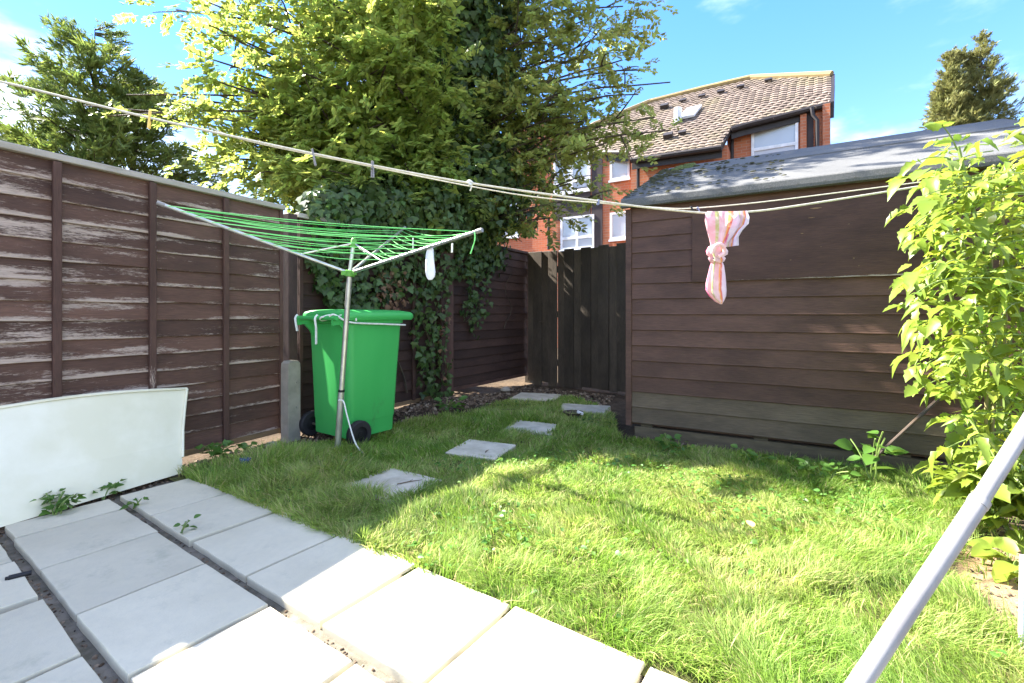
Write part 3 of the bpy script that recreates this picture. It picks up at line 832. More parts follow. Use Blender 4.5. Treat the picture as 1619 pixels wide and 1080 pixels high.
# roof window, vent pipe, tile vents, holes where tiles slipped
q = [roofpt(1073,191), roofpt(1097,186), roofpt(1110,170), roofpt(1087,175)]
m = MB(); m.prism([v+RN*.02 for v in q], RN*.07); skyl = m.build('roof_window', M['upvc'], roofo)
c = sum(q, Vector())/4; m = MB(); m.prism([c+(v-c)*.72+RN*.085 for v in q], RN*.012); m.build('pane', M['glass'], roofo)
m = MB(); a = roofpt(1072,194); m.tube([a, a+Vector((0,0,.42))], .11, 10); m.build('vent_pipe', M['upvc'], roofo, smooth=True)
for p in ((1051,171),(1057,218)): 
    a = roofpt(*p); m = MB(); m.box(-.12,.12,-.10,.10,.0,.13,RF @ Matrix.Translation(RFi @ a)); m.build('roof_vent', M['fascia'], roofo)
for p in ((1080,161),(1110,154),(1140,147),(1171,139),(1215,129),(1079,212)):
    a = roofpt(*p); m = MB(); m.box(-.10,.10,-.07,.07,.03,.085,RF @ Matrix.Translation(RFi @ a)); m.build('roof_vent', M['fascia'], roofo)
# windows
def window(x0, y0, x1, y1, d, cols=1, rail=None, label=None):
    s0, s1, zz0, zz1 = facrect(x0, y0, x1, y1, d)
    f = .065
    w = MB()
    w.box(s0, s0+f, d-.05, d+.06, zz0, zz1); w.box(s1-f, s1, d-.05, d+.06, zz0, zz1)
    w.box(s0+f, s1-f, d-.05, d+.06, zz0, zz0+f); w.box(s0+f, s1-f, d-.05, d+.06, zz1-f, zz1)
    for c in range(1, cols):
        xm = s0+(s1-s0)*c/cols; w.box(xm-f*.6, xm+f*.6, d-.046, d+.05, zz0+f, zz1-f)
    if rail:
        zr = zz0+(zz1-zz0)*rail; w.box(s0+f, s1-f, d-.048, d+.052, zr-f*.6, zr+f*.6)
    wo = link_mesh('window', w.mesh('window', M['upvc']), bld, BA); 
    g = MB(); g.box(s0+f*.8, s1-f*.8, d-.022, d-.014, zz0+f*.8, zz1-f*.8)
    o = link_mesh('pane', g.mesh('pane', M['glass']), wo, Matrix.Identity(4)); o.matrix_local = Matrix.Identity(4)
    g = MB(); nn = int(6*(s1-s0))+2; gr = []
    for i in range(nn*2+1): gr.append([(s0+f+(s1-s0-2*f)*i/(nn*2), d-.005+.004*math.cos(i*math.pi), z) for z in (zz0+f+(zz1-zz0)*(.40 if rail else .12), zz1-f)])
    g.sheet(gr)
    g2 = g.mesh('curtain', M['blind']); o = link_mesh('curtain', g2, wo, Matrix.Identity(4)); o.matrix_local = Matrix.Identity(4)
    sl = MB(); sl.box(s0-.03, s1+.03, d-.09, d-.052, zz0-.06, zz0-.005); o = link_mesh('sill', sl.mesh('sill', M['upvc']), wo); o.matrix_local = Matrix.Identity(4)
    return wo
def panelbox(x0, y0, x1, y1, d, mat, name, proud=.03):
    s0, s1, a, b = facrect(x0, y0, x1, y1, d); m = MB(); m.box(s0, s1, d-proud, d+.02, a, b); link_mesh(name, m.mesh(name, mat), bld, BA)
window(1188, 197, 1262, 258, right_w, 1, .42)
window(876, 252, 934, 300, left_w, 2, .3)
window(965, 243, 996, 282, left_w, 1)
window(887, 345, 940, 392, left_w, 2, .35)
window(965, 337, 995, 377, left_w, 1)
window(788, 322, 822, 374, wing_d, 1, .3)
panelbox(936, 246, 953, 420, left_w, M['cladding'], 'cladding_panel')
panelbox(876, 303, 934, 343, left_w, M['cladding'], 'cladding_panel')
panelbox(1150, 205, 1160, 262, right_w, M['brick_dark'], 'brick_pier', .06)
panelbox(1265, 178, 1275, 245, right_w, M['brick'], 'brick_pier', .10)
panelbox(1276, 178, 1286, 245, right_w, M['cladding'], 'cladding_panel', .04)
panelbox(1300, 168, 1312, 245, right_w, M['brick'], 'brick_pier', .14)
def downpipe(pts, d):
    m = MB(); m.tube([BA @ (fac(x, y, d) + Vector((0,-.07,0))) for x, y in pts], .045, 8); m.build('downpipe', M['fascia'], bld, smooth=True)
downpipe([(1003,256),(1010,268),(1010,360)], 0)
downpipe([(1158,205),(1158,262)], right_w)
downpipe([(1283,172),(1285,184),(1292,192),(1292,245)], right_w-.1)
downpipe([(869,345),(869,395)], left_w)

# ================================================================== LEAF SHAPES (templates: numpy V, T)
def leaf_template(outline, fold=.25, curl=.15, mid=3):
    """outline: right half (x,y) from base to tip; makes a folded leaf, base at origin, tip at +y"""
    o = outline; n = len(o)
    V = []; T = []
    L = o[-1][1]
    zc = lambda y: -curl*(y/L)**2*L
    mids = [(0, y, zc(y)) for _, y in o]
    V = mids + [(x, y, abs(x)*fold+zc(y)) for x, y in o[1:-1]] + [(-x, y, abs(x)*fold+zc(y)) for x, y in o[1:-1]]
    r = lambda i: 0 if i == 0 else (n-1 if i == n-1 else n+i-1)
    l = lambda i: 0 if i == 0 else (n-1 if i == n-1 else n+(n-2)+i-1)
    for i in range(n-1):
        for f, flip in ((r, 0), (l, 1)):
            a, b, c, d = i, i+1, f(i+1), f(i)
            for t in ((a, d, c), (a, c, b)):
                if len(set(t)) == 3: T.append(t if not flip else t[::-1])
    return np.array(V, float), np.array(T, int)
IVY_T = [leaf_template([(0,0),(.34,.04),(.55,.34),(.30,.44),(.20,.72),(0,1.0)], .18, c) for c in (.05,.2,.3)]
TOM_T = [leaf_template([(0,0),(.13,.12),(.30,.20),(.26,.34),(.33,.44),(.22,.58),(.22,.70),(.09,.86),(0,1.0)], f, c) for f, c in ((.25,.15),(.55,.3),(.1,.45),(.4,.7))]
TOM_T += [leaf_template([(0,0),(.10,.15),(.22,.26),(.17,.40),(.20,.52),(.12,.64),(.13,.74),(.05,.88),(0,1.0)], f, c) for f, c in ((.6,.9),(.2,.35))]
TOM_T[3][0][:, 0] += .10*TOM_T[3][0][:, 1]**2; TOM_T[5][0][:, 0] -= .16*TOM_T[5][0][:, 1]**2
OVAL_T = [leaf_template([(0,0),(.26,.18),(.36,.42),(.25,.74),(0,1.0)], f, c) for f, c in ((.3,.2),(.1,.4),(.5,.1))]
# a pinnate spray: a thin twig with leaflets on both sides
def spray_template(seed, n=6, L=1.0):
    r = random.Random(seed); V = []; T = []
    def leaf(p, a, l, w, dz):
        d = Vector((math.sin(a), math.cos(a), dz)).normalized(); x = Vector((math.cos(a), -math.sin(a), r.uniform(-.5,.5))).normalized()
        b = len(V); p = Vector(p)
        V.extend([p, p+d*l*.5+x*w, p+d*l, p+d*l*.5-x*w]); T.extend([(b,b+1,b+2),(b,b+2,b+3)])
    for i in range(n):
        y = L*(.18+.72*i/(n-1)); z = -.25*y*y
        for sgn in (-1, 1):
            leaf((0,y,z), sgn*r.uniform(.7,1.25), r.uniform(.26,.38), r.uniform(.08,.115), r.uniform(-.6,.2))
    leaf((0,L*.92,-.25), 0, .3, .09, -.3)
    b = len(V); V.extend([Vector((-.008,0,0)),Vector((.008,0,0)),Vector((.004,L,-.25)),Vector((-.004,L,-.25))]); T.extend([(b,b+1,b+2),(b,b+2,b+3)])
    return np.array([tuple(v) for v in V]), np.array(T)
SPRAY_T = [spray_template(i, n) for i, n in ((1,6),(2,7),(3,5),(4,6))]
def fan_template(seed, n=9):
    r = random.Random(seed); V = []; T = []
    for i in range(n):
        a = r.uniform(-.9,.9); l = r.uniform(.5,1)*(1-.3*abs(a)); dz = r.uniform(-.25,.25); w = r.uniform(.035,.07)
        y0 = r.uniform(0,.35)
        d = Vector((math.sin(a), math.cos(a), dz)); x = Vector((math.cos(a), -math.sin(a), r.uniform(-.4,.4)))
        b = len(V); p = Vector((0,y0,0))
        V.extend([p, p+d*l*.5+x*w, p+d*l, p+d*l*.5-x*w]); T.extend([(b,b+1,b+2),(b,b+2,b+3)])
    return np.array([tuple(v) for v in V]), np.array(T)
FAN_T = [fan_template(i) for i in range(4)]
def rand_dirs(n):
    v = rng.normal(size=(n, 3)); return nz(v)

# ================================================================== IVY over the fence and up the tree trunk
TRUNK = Vector((-.95, 6.75, 0))
ivy = thing('ivy', 'dark green ivy heaped over the fence and climbing the tree trunk behind the bin', 'ivy', S2 + D2*1.0)
NF = Vector((D2.y, -D2.x, 0))            # from the fence towards the lawn
pos, nrm, siz = [], [], []
def ell(c, r, n, size, shell=.55, up=.25):
    u = rand_dirs(n); k_ = (shell**3+(1-shell**3)*rng.random(n))**(1/3)
    p = np.array(c)+u*k_[:, None]*np.array(r)
    pos.append(p); nrm.append(nz(u/np.array(r)+np.array([0,0,up])+rng.normal(size=(n,3))*.35)); siz.append(size*rng.uniform(.6,1.35,n))
# heap along the fence top
for i in range(26):
    t = .30+2.47*i/25
    c = S2 + D2*t + NF*R.uniform(-.10,.20) - NF*.12
    zz = 1.72+.30*min(t, 1.3)+R.uniform(-.10,.10)
    if t > 2.1: zz -= (t-2.1)*.45
    rr = min(.38, .22+.14*t) if t < 2.1 else .22
    ell((c.x, c.y, zz), (rr*R.uniform(.8,1.1), rr*R.uniform(.8,1.1), rr*R.uniform(1.0,1.35)), 310, .072, .7)
# hanging curtains on the face of the fence
def curtain(polypx, n, size, off=(.03,.16)):
    q = sample_poly(polypx, n); p0 = Vector(S2)
    nf = np.array(NF); P0 = np.array(S2)
    d = np.stack([(q[:,0]-CX)/FPX, np.ones(n), (HY-q[:,1])/FPX], 1)
    t = ((P0-CAMP)@nf)/(d@nf)
    p = CAMP+d*t[:, None]+nf*rng.uniform(*off, n)[:, None]
    pos.append(p); nrm.append(nz(nf+np.array([0,0,.5])+rng.normal(size=(n,3))*.4)); siz.append(size*rng.uniform(.6,1.3,n))
curtain([(468,380),(800,360),(790,420),(740,440),(690,440),(640,450),(600,480),(560,500),(520,492),(490,450)], 1100, .072)
curtain([(640,420),(700,420),(698,520),(705,620),(672,632),(650,610),(642,520)], 430, .068)
curtain([(735,400),(768,395),(762,500),(745,535),(722,495),(728,440)], 190, .068)
curtain([(470,400),(500,400),(560,500),(520,490)], 90, .07)
# cladding on the tree's stem, thick and dark, leaning a little to the right as it climbs
for i in range(15):
    f = i/14; z = 1.5+5.2*f
    cx = -1.15+.72*f + .16*math.sin(i*1.9); cy = 6.55+.15*math.cos(i*2.3)
    rr = (1.05-.45*f)*R.uniform(.85,1.12)
    ell((cx, cy, z), (rr, rr*.9, .62), 1500, .085, .72, .35)
ell((-1.45,5.8,2.45), (.65,.55,.5), 1000, .08, .7)
ell((-.5,6.0,2.5), (.75,.6,.6), 1300, .08, .7)
ell((.1,6.5,2.9), (.5,.5,.8), 900, .08, .7)
p = np.concatenate(pos); nn_ = np.concatenate(nrm); s_ = np.concatenate(siz)
ax = np.array([0,0,-1.0])+rng.normal(size=p.shape)*.45
scatter(ivy, 'leaf', 'foliage', IVY_T, mats_from(p, ax, nn_, s_), M['ivy'], 300)
pos, nrm, siz = [], [], []
curtain([(592,430),(625,430),(630,480),(612,505),(590,500),(585,460)], 130, .05)
curtain([(690,480),(700,500),(690,600),(678,560)], 30, .045)
p = np.concatenate(pos); ax = np.array([0,0,-1.0])+rng.normal(size=p.shape)*.6
scatter(ivy, 'dry_leaf', 'dry_foliage', IVY_T, mats_from(p, ax, np.concatenate(nrm), np.concatenate(siz)), M['ivy_dry'], 60)
for (x0, y0, x1, y1, w) in ((690,425,700,640,.022),(705,420,660,650,.016),(650,430,690,650,.018),(745,430,730,500,.008),(560,440,640,620,.012),(800,430,798,520,.006)):
    pts = []
    for q in range(9):
        f = q/8; b = ray_plane(x0+(x1-x0)*f+6*math.sin(f*9+x0), y0+(y1-y0)*f, S2, NF) + NF*.05
        if b.z < -.03: b.z = -.03
        pts.append(b)
    m = MB(); m.tube(pts, [w*(.6+.5*i/8) for i in range(9)], 6); m.build('vine_stem', M['bark'], ivy, smooth=True)

# ================================================================== THE BIG TREE
tree = thing('pale_leaved_tree', 'big airy tree with yellow green feathery leaves rising behind the ivy covered fence', 'tree', TRUNK)
def limb(a, b, r0, r1, sag=.12, n=8, name='limb', mat='bark'):
    a = Vector(a); b = Vector(b); pts = []
    side = Vector((R.uniform(-1,1), R.uniform(-1,1), R.uniform(.2,1)))*(b-a).length*sag
    for i in range(n+1):
        f = i/n; pts.append(a.lerp(b, f)+side*math.sin(math.pi*f)+Vector((R.uniform(-1,1),R.uniform(-1,1),R.uniform(-1,1)))*.015*(b-a).length*.3)
    m = MB(); m.tube(pts, [r0+(r1-r0)*i/n for i in range(n+1)], 7)
    m.build(name, M[mat], tree, smooth=True); return pts
top = Vector((-.35, 6.6, 7.2))
m = MB(); tp = [TRUNK+Vector((0,0,-.1)), TRUNK+Vector((-.05,0,1)), TRUNK+Vector((.05,-.05,2.2)), TRUNK+Vector((.2,-.1,3.6)), TRUNK+Vector((.4,-.1,5)), top]
m.tube(tp, [.26,.22,.19,.16,.11,.05], 12); m.build('trunk', M['bark'], tree, smooth=True)
def trunk_at(z):
    for a, b in zip(tp, tp[1:]):
        if a.z <= z <= b.z: return a.lerp(b, (z-a.z)/(b.z-a.z))
    return tp[-1]
# each bough is given by the photo point of its tip; sprays grow along and around it
pos, axs, siz = [], [], []
def bough(px, py, Y, z0, nspray, rad, size, r0=.035, sub=4, store=None, droop=.35):
    tip = P(px, py, Y); base = trunk_at(z0)
    pts = limb(base, tip, r0, .008, .10)
    pp, aa, ss = store
    allb = [pts]
    for _ in range(sub):
        f = R.uniform(.35,.95); i = min(int(f*8), 7); st = pts[i].lerp(pts[i+1], f*8-i)
        d = (tip-base).normalized()*R.uniform(.2,.8)+Vector((R.uniform(-1,1),R.uniform(-1,1),R.uniform(-.6,.6)))
        e = st + d.normalized()*rad*R.uniform(.8,1.5)
        allb.append(limb(st, e, .011, .004, .10, 5, 'branch'))
    for _ in range(nspray):
        b = R.choice(allb); n = len(b)-1
        f = R.uniform(.42 if b is pts else .1, 1.0); i = min(int(f*n), n-1); c = b[i].lerp(b[i+1], f*n-i)
        off = Vector((R.gauss(0,1), R.gauss(0,1), R.gauss(0,.55)))*rad*.33
        pp.append(tuple(c+off)); a = (off.normalized()+(tip-base).normalized()*.5+Vector((R.uniform(-.5,.5),R.uniform(-.5,.5),-droop)))
        aa.append(tuple(a)); ss.append(size*R.uniform(.65,1.3))
L1 = ([], [], [])
left_tips = [(455,235,4.9),(500,275,4.8),(545,225,4.75),(590,280,4.8),(560,300,4.8),(430,270,5.0),(640,260,4.9),(275,15,5.9),(330,40,5.2),(345,150,5.4),(305,120,5.9),(390,90,5.2),(440,40,5.4),(400,-20,5.6),(500,-10,5.4),(560,20,5.2),(470,110,5.0),(540,90,5.0),(610,60,5.2),(640,-10,5.5),(430,170,5.2),(500,190,5.1),(570,160,4.9),(630,140,5.0),(620,230,5.1),(550,250,5.2),(480,260,5.3),(400,230,5.5),(350,240,5.7),(310,235,6.0),(340,275,5.8),(430,290,5.3),(470,150,5.8),(520,40,6.3),(370,10,6.3),(600,0,6.4),(310,85,5.3),(330,125,5.3),(300,165,5.5),(345,185,5.4),(375,135,5.2),(370,60,5.2),(330,5,5.5),(290,250,5.9),(330,255,5.8),(385,265,5.6),(450,210,5.1),(395,185,5.2)]
for i, (x, y, Y) in enumerate(left_tips):
    edge = x < 360
    bough(x, y, Y, min(6.6, max(1.6, 1+(HY-y-60)/FPX*Y*.85)), 52 if edge else (115 if x < 480 else 175), .33 if edge else .50, .25, .032, 4, L1)
# a sprig reaching far left, in front of the conifer
for (x, y, Y) in ((135,165,5.2),(170,185,5.2),(200,150,5.3),(235,140,5.4),(210,175,5.3)): bough(x, y, Y, 3.0, 34, .16, .16, .02, 1, L1)
# above the frame the crown goes on
for _ in range(16):
    a = R.uniform(0, 6.28); rr = R.uniform(.4,2.4); L = Vector((-.6+rr*math.cos(a)*1.1, 6.3+rr*math.sin(a)*.8, R.uniform(5.2,7.2)))
    bough(CX+L.x/L.y*FPX, HY-(L.z-1)/L.y*FPX, L.y, R.uniform(4.2,6.4), 130, .6, .22, .03, 4, L1)
p, a, s_ = np.array(L1[0]), np.array(L1[1]), np.array(L1[2])
nr = np.array([-.25,-.15,1.0])+rng.normal(size=p.shape)*.45
V, T = join_templates(SPRAY_T, rng.integers(0,4,len(p)), mats_from(p, a, nr, s_))
tag(link_mesh('crown', np_mesh('crown', V-np.array(TRUNK), T, M['tree_leaf']), tree, Matrix.Translation(TRUNK)), kind='stuff')
L2 = ([], [], [])
right_tips = [(850,20,6.2),(900,-10,6.3),(930,30,6.2),(985,10,6.1),(1000,35,6.0),(880,70,6.1),(930,85,6.0),(985,95,5.9),(1030,110,5.8),(1060,130,5.8),(1010,150,5.8),(960,150,5.8),(900,140,5.9),(850,120,6.0),(870,190,5.8),(930,190,5.7),(990,180,5.6),(1035,185,5.5),(1060,205,5.5),(900,240,5.6),(960,225,5.5),(850,230,5.8),(840,290,5.8),(900,290,5.6),(850,330,5.7),(820,170,5.8),(830,60,6.0),(950,310,5.5),(880,345,5.6)]
for i, (x, y, Y) in enumerate(right_tips):
    far = x > 1000
    low = y > 215
    bough(x, y, Y, min(6.6, max(1.8, 1+(HY-y-40)/FPX*Y*.9)), 34 if far else (36 if low else 54),   .30 if far else .42, .22, .022, 3, L2, .25)
p, a, s_ = np.array(L2[0]), np.array(L2[1]), np.array(L2[2])
nr = np.array([-.25,-.2,1.0])+rng.normal(size=p.shape)*.5
V, T = join_templates(SPRAY_T, rng.integers(0,4,len(p)), mats_from(p, a, nr, s_))
tag(link_mesh('crown', np_mesh('crown', V-np.array(TRUNK), T, M['tree_leaf_right']), tree, Matrix.Translation(TRUNK)), kind='stuff')

# ================================================================== CONIFERS
def conifer(name, label, base, H, spread, leaders, nbr, mat, spr, size, per, flat=.3, group=None, zlo=.12, cone=.85):
    root = thing(name, label, 'tree', base, group); base = Vector(base)
    pos, ax, sz = [], [], []
    for (lx, ly, lh, ls) in leaders:
        top = base+Vector((lx, ly, H*lh))
        m = MB(); m.tube([base+Vector((lx*.3,ly*.3,-.1)), base+Vector((lx*.8,ly*.8,H*lh*.5)), top], [.02*H,.012*H,.004], 8); m.build('trunk', M['bark'], root, smooth=True)
        mm = MB()
        for _ in range(nbr):
            f = zlo+(1-zlo)*R.random()**.8; z = H*lh*f
            c = base+Vector((lx*min(1,f*1.3), ly*min(1,f*1.3), z)); a = R.uniform(0, 6.28)
            L = spread*ls*((1-f)**cone*.92+.08)*R.uniform(.65,1.15)
            d = Vector((math.cos(a), math.sin(a), R.uniform(-.1,.55)*flat+.15))
            e = c+d*L; mm.tube([c, c+d*L*.5+Vector((0,0,-.03*L)), e], [.018,.012,.004], 5)
            for _ in range(per):
                g = R.uniform(.3,1.05); q = c.lerp(e, g)+Vector((R.gauss(0,1),R.gauss(0,1),R.gauss(0,.6)))*spr*(1.25-g*.6)*min(1, .25+3*(1-f))
                pos.append(tuple(q)); ax.append(tuple(d+Vector((R.gauss(0,.5),R.gauss(0,.5),R.gauss(.15,.4))))); sz.append(size*R.uniform(.6,1.3)*min(1, .4+2.6*(1-f)))
        tag(mm.build('branch', M['bark'], root), kind='stuff')
    p = np.array(pos); nr = np.array([0,-.3,1.0])+rng.normal(size=p.shape)*.6
    V, T = join_templates(FAN_T, rng.integers(0,4,len(p)), mats_from(p, np.array(ax), nr, np.array(sz)))
    tag(link_mesh('crown', np_mesh('crown', V-np.array(base), T, mat), root, Matrix.Translation(base)), kind='stuff')
conifer('conifer_tree', 'blue green conifer with layered branches beyond the left fence', (-8.2, 9.2, -.05), 6.7, 2.9, [(0,0,1,1),(.7,.2,.86,.85),(-.9,0,.72,.7)], 115, M['conifer'], .17, .25, 40, .5, zlo=.2, cone=.7)
conifer('conifer_tree', 'bushy dark conifer low beyond the left end of the fence', (-9.8, 8.0, -.05), 4.6, 2.0, [(0,0,1,1)], 90, M['conifer'], .18, .30, 30, .4, zlo=.2, cone=.6)
cb = P(1525, 200, 17.0)
conifer('conifer_tree', 'tall olive brown cypress with three pointed tops, above the shed roof', (cb.x, cb.y, -.05), 11.0, 2.7, [(-.55,0,.95,.75),(.0,.2,.97,.8),(.62,0,1.0,1.0)], 200, M['conifer_far'], .11, .27, 22, 2.2, zlo=.45, cone=1.0)

# ================================================================== WHEELED BIN
BO = Vector((-1.213, 3.50, 0))
binx = Vector((math.sin(math.radians(35)), math.cos(math.radians(35)), 0))
wb = thing('wheelie_bin', 'green two wheeled rubbish bin in front of the ivy, tied with white string', 'bin', BO)
BM = frame(BO, binx)
def rrect(x0, x1, y0, y1, r, z, n=4):
    pts = []
    for cx_, cy_, a0 in ((x1-r, y0+r, -90), (x1-r, y1-r, 0), (x0+r, y1-r, 90), (x0+r, y0+r, 180)):
        for q in range(n+1):
            a = math.radians(a0+90*q/n); pts.append(Vector((cx_+r*math.cos(a), cy_+r*math.sin(a), z)))
    return pts
m = MB(); rg = []
for z, f in ((.05, 1.0), (.06, .97), (.16, .90), (.165, .86), (.175, .80), (.5, .5), (.80, .16), (.90, .06), (.925, .04)):
    rg.append(rrect(0+.028*f, .52-.06*f, 0+.035*f, .55-.035*f, .045, z))
rg.append(rrect(-.012,.535,-.012,.562,.05,.930)); rg.append(rrect(-.012,.535,-.012,.562,.05,.968)); rg.append(rrect(.0,.52,.0,.55,.05,.972))
m.rings(rg); link_mesh('body', m.mesh('body', M['bin'], smooth=True), wb, BM)
m = MB(); rg = []
for z, o_ in ((.955,.020),(.975,.030),(1.000,.028),(1.018,.012),(1.032,-.05),(1.038,-.16)):
    rg.append(rrect(-.035-o_*.3, .600+o_, -.012-o_, .562+o_, .055, z+ (0 if z < 1.0 else 0)))
m.rings(rg); lid = link_mesh('lid', m.mesh('lid', M['bin'], smooth=True), wb, BM)
for y in (.10, .45):
    m = MB(); m.prism([Vector((.52,y-.012,.93)), Vector((.60,y-.012,.955)), Vector((.615,y-.012,.985)), Vector((.52,y-.012,.985))], (0,.024,0)); link_mesh('lid_grip', m.mesh('lid_grip', M['bin']), wb, BM)
for y in (.035, .485):
    m = MB(); m.prism([Vector((.015,y-.011,.80)), Vector((-.02,y-.011,.87)), Vector((-.075,y-.011,.925)), Vector((-.125,y-.011,.915)), Vector((-.125,y-.011,.985)), Vector((.0,y-.011,.985))], (0,.022,0))
    link_mesh('handle_bracket', m.mesh('handle_bracket', M['bin']), wb, BM)
m = MB(); m.tube([(-.112,.0,.972),(-.112,.52,.972)], .018, 12); link_mesh('handle', m.mesh('handle', M['bin'], smooth=True), wb, BM)
for y0, y1 in ((-.062,-.010),(.562,.612)):
    m = MB(); prof = [(.058,0),(.092,0),(.102,.2),(.102,.8),(.092,1),(.058,1)]; n = 26; rg = []
    for q in range(n):
        a = 2*math.pi*q/n; rg.append([Vector((.055+r*math.cos(a), y0+(y1-y0)*t, .098+r*math.sin(a))) for r, t in prof])
    rg.append(rg[0]); m.rings(rg, caps=False)
    wheel = link_mesh('wheel', m.mesh('wheel', M['rubber'], smooth=True), wb, BM)
    m = MB(); n = 20
    m.rings([[Vector((.055+r*math.cos(2*math.pi*q/n), y0+(y1-y0)*t, .098+r*math.sin(2*math.pi*q/n))) for q in range(n)] for r, t in ((.060,.9),(.060,.30),(.022,.18),(.020,.05))])
    hub = bpy.data.objects.new('hub', m.mesh('hub', M['hubcap'], smooth=True)); COL.objects.link(hub); hub.parent = wheel
m = MB(); m.tube([(.055,-.02,.098),(.055,.57,.098)], .012, 8); link_mesh('axle', m.mesh('axle', M['steelstick']), wb, BM)
# string round the rim and handle
def bpt(x, y, z): return BM @ Vector((x, y, z))
st = thing('string', 'white string wrapped round the rim and handle of the green bin', 'string', bpt(.0,-.02,.96))
def cord(name, pts, r, mat, parent, n=6):
    m = MB(); P_ = []
    for i in range(len(pts)-1):
        p0 = pts[max(i-1,0)]; p1 = pts[i]; p2 = pts[i+1]; p3 = pts[min(i+2, len(pts)-1)]
        for q in range(5):
            t = q/5
            P_.append(.5*((2*p1)+(p2-p0)*t+(2*p0-5*p1+4*p2-p3)*t*t+(3*p1-p0-3*p2+p3)*t**3))
    P_.append(pts[-1]); m.tube(P_, r, n); return m.build(name, mat, parent, smooth=True)
cord('loop', [bpt(-.13,.06,.985), bpt(-.112,.03,.998), bpt(-.05,-.005,.955), bpt(.0,-.030,.938), bpt(.12,-.022,.93), bpt(.3,-.020,.922), bpt(.50,-.020,.912), bpt(.545,-.0,.91)], .007, M['white_string'], st)
cord('loop', [bpt(-.10,.10,.995), bpt(-.135,.16,.975), bpt(-.10,.20,.955), bpt(-.06,.12,.97), bpt(-.03,.02,1.0), bpt(.02,-.03,.99), bpt(.03,-.034,.95)], .007, M['white_string'], st)
cord('tail', [bpt(-.115,.51,.995), bpt(-.137,.50,.97), bpt(-.137,.49,.92), bpt(-.13,.485,.87)], .009, M['white_string'], st)
cord('tail', [bpt(-.112,.24,.994), bpt(-.135,.235,.965), bpt(-.13,.23,.90), bpt(-.128,.232,.80), bpt(-.128,.234,.775)], .009, M['white_string'], st)

# ================================================================== ROTARY DRYER
base = G(533, 717); hub_p = P(553, 432, 3.3)
rd = thing('rotary_dryer', 'three armed rotary clothes dryer with green lines in front of the bin', 'clothes dryer', base)
ax = (hub_p-base); up = ax.normalized(); ring_p = base + ax*((717-617)/(717-432))
m = MB(); m.tube([base-up*.12, ring_p], .0215, 14); m.build('lower_pole', M['metal'], rd, smooth=True)
m = MB(); m.tube([ring_p-up*.006, ring_p+up*.010], .0225, 14); m.build('collar', M['dark'], rd, smooth=True)
m = MB(); m.tube([ring_p, hub_p+up*.02], .0185, 14); m.build('upper_pole', M['metal'], rd, smooth=True)
m = MB(); m.tube([hub_p-up*.025, hub_p-up*.02, hub_p+up*.018, hub_p+up*.022], [.026,.034,.034,.026], 14)
for dv in (Vector((-1,-.5,0)), Vector((.85,-.5,0)), Vector((.06,1,0))): m.box(-.0,.055,-.014,.014,-.015,.015, frame(hub_p, dv))
m.build('hub', M['dry_hub'], rd, smooth=True)
ptop = P(560, 378, 3.3)
m = MB(); m.tube([hub_p, ptop], .0135, 12); m.build('inner_pole', M['metal'], rd, smooth=True)
m = MB(); m.tube([ptop-up*.06, ptop-up*.005, ptop+up*.005], [.022,.022,.014], 12); m.build('top_cap', M['dry_hub'], rd, smooth=True)
tips = [P(250, 321, 2.77), P(761, 364, 2.66), P(640, 360, 4.42)]
arms = []
for i, t in enumerate(tips):
    d = (t-hub_p).normalized(); a = hub_p + d*.03
    m = MB(); m.tube([a, t], .0115, 12); arm = m.build('arm', M['metal'], rd, smooth=True)
    m = MB(); m.tube([t-d*.035, t+d*.006], .0135, 12); m.build('arm_cap', M['whitepole'], arm, smooth=True, origin=None)
    arms.append((a, t))
    m = MB(); j = hub_p + (t-hub_p)*.30; m.tube([ptop-up*.03, j], .006, 8); m.build('strut', M['metal'], rd, smooth=True)
fr = [.36,.44,.52,.60,.68,.76,.84,.91,.97]
for i in range(3):
    for f in fr:
        a = arms[i][0].lerp(arms[i][1], f); b = arms[(i+1) % 3][0].lerp(arms[(i+1) % 3][1], f)
        sg = (b-a).length*R.uniform(.012,.04); pts = [a.lerp(b, q/8)-Vector((0,0,sg*math.sin(math.pi*q/8))) for q in range(9)]
        m = MB(); m.tube(pts, .0024, 5); m.build('line', M['dry_line'], rd, smooth=True)
t1 = tips[1]
cord('line_end', [t1-Vector((.04,0,.0)), t1+Vector((-.035,-.01,-.05)), t1+Vector((-.05,0,-.10)), t1+Vector((-.062,0,-.135))], .0035, M['dry_line'], rd)
pb = base+ax*((717-633)/(717-432))+Vector((.022,-.01,0))
cord('cord', [pb+Vector((-.03,-.02,.01)), pb, pb+Vector((.03,-.01,-.1)), pb+Vector((.08,-.02,-.26)), pb+Vector((.12,-.03,-.33)), pb+Vector((.165,-.03,-.375))], .005, M['white_string'], rd)

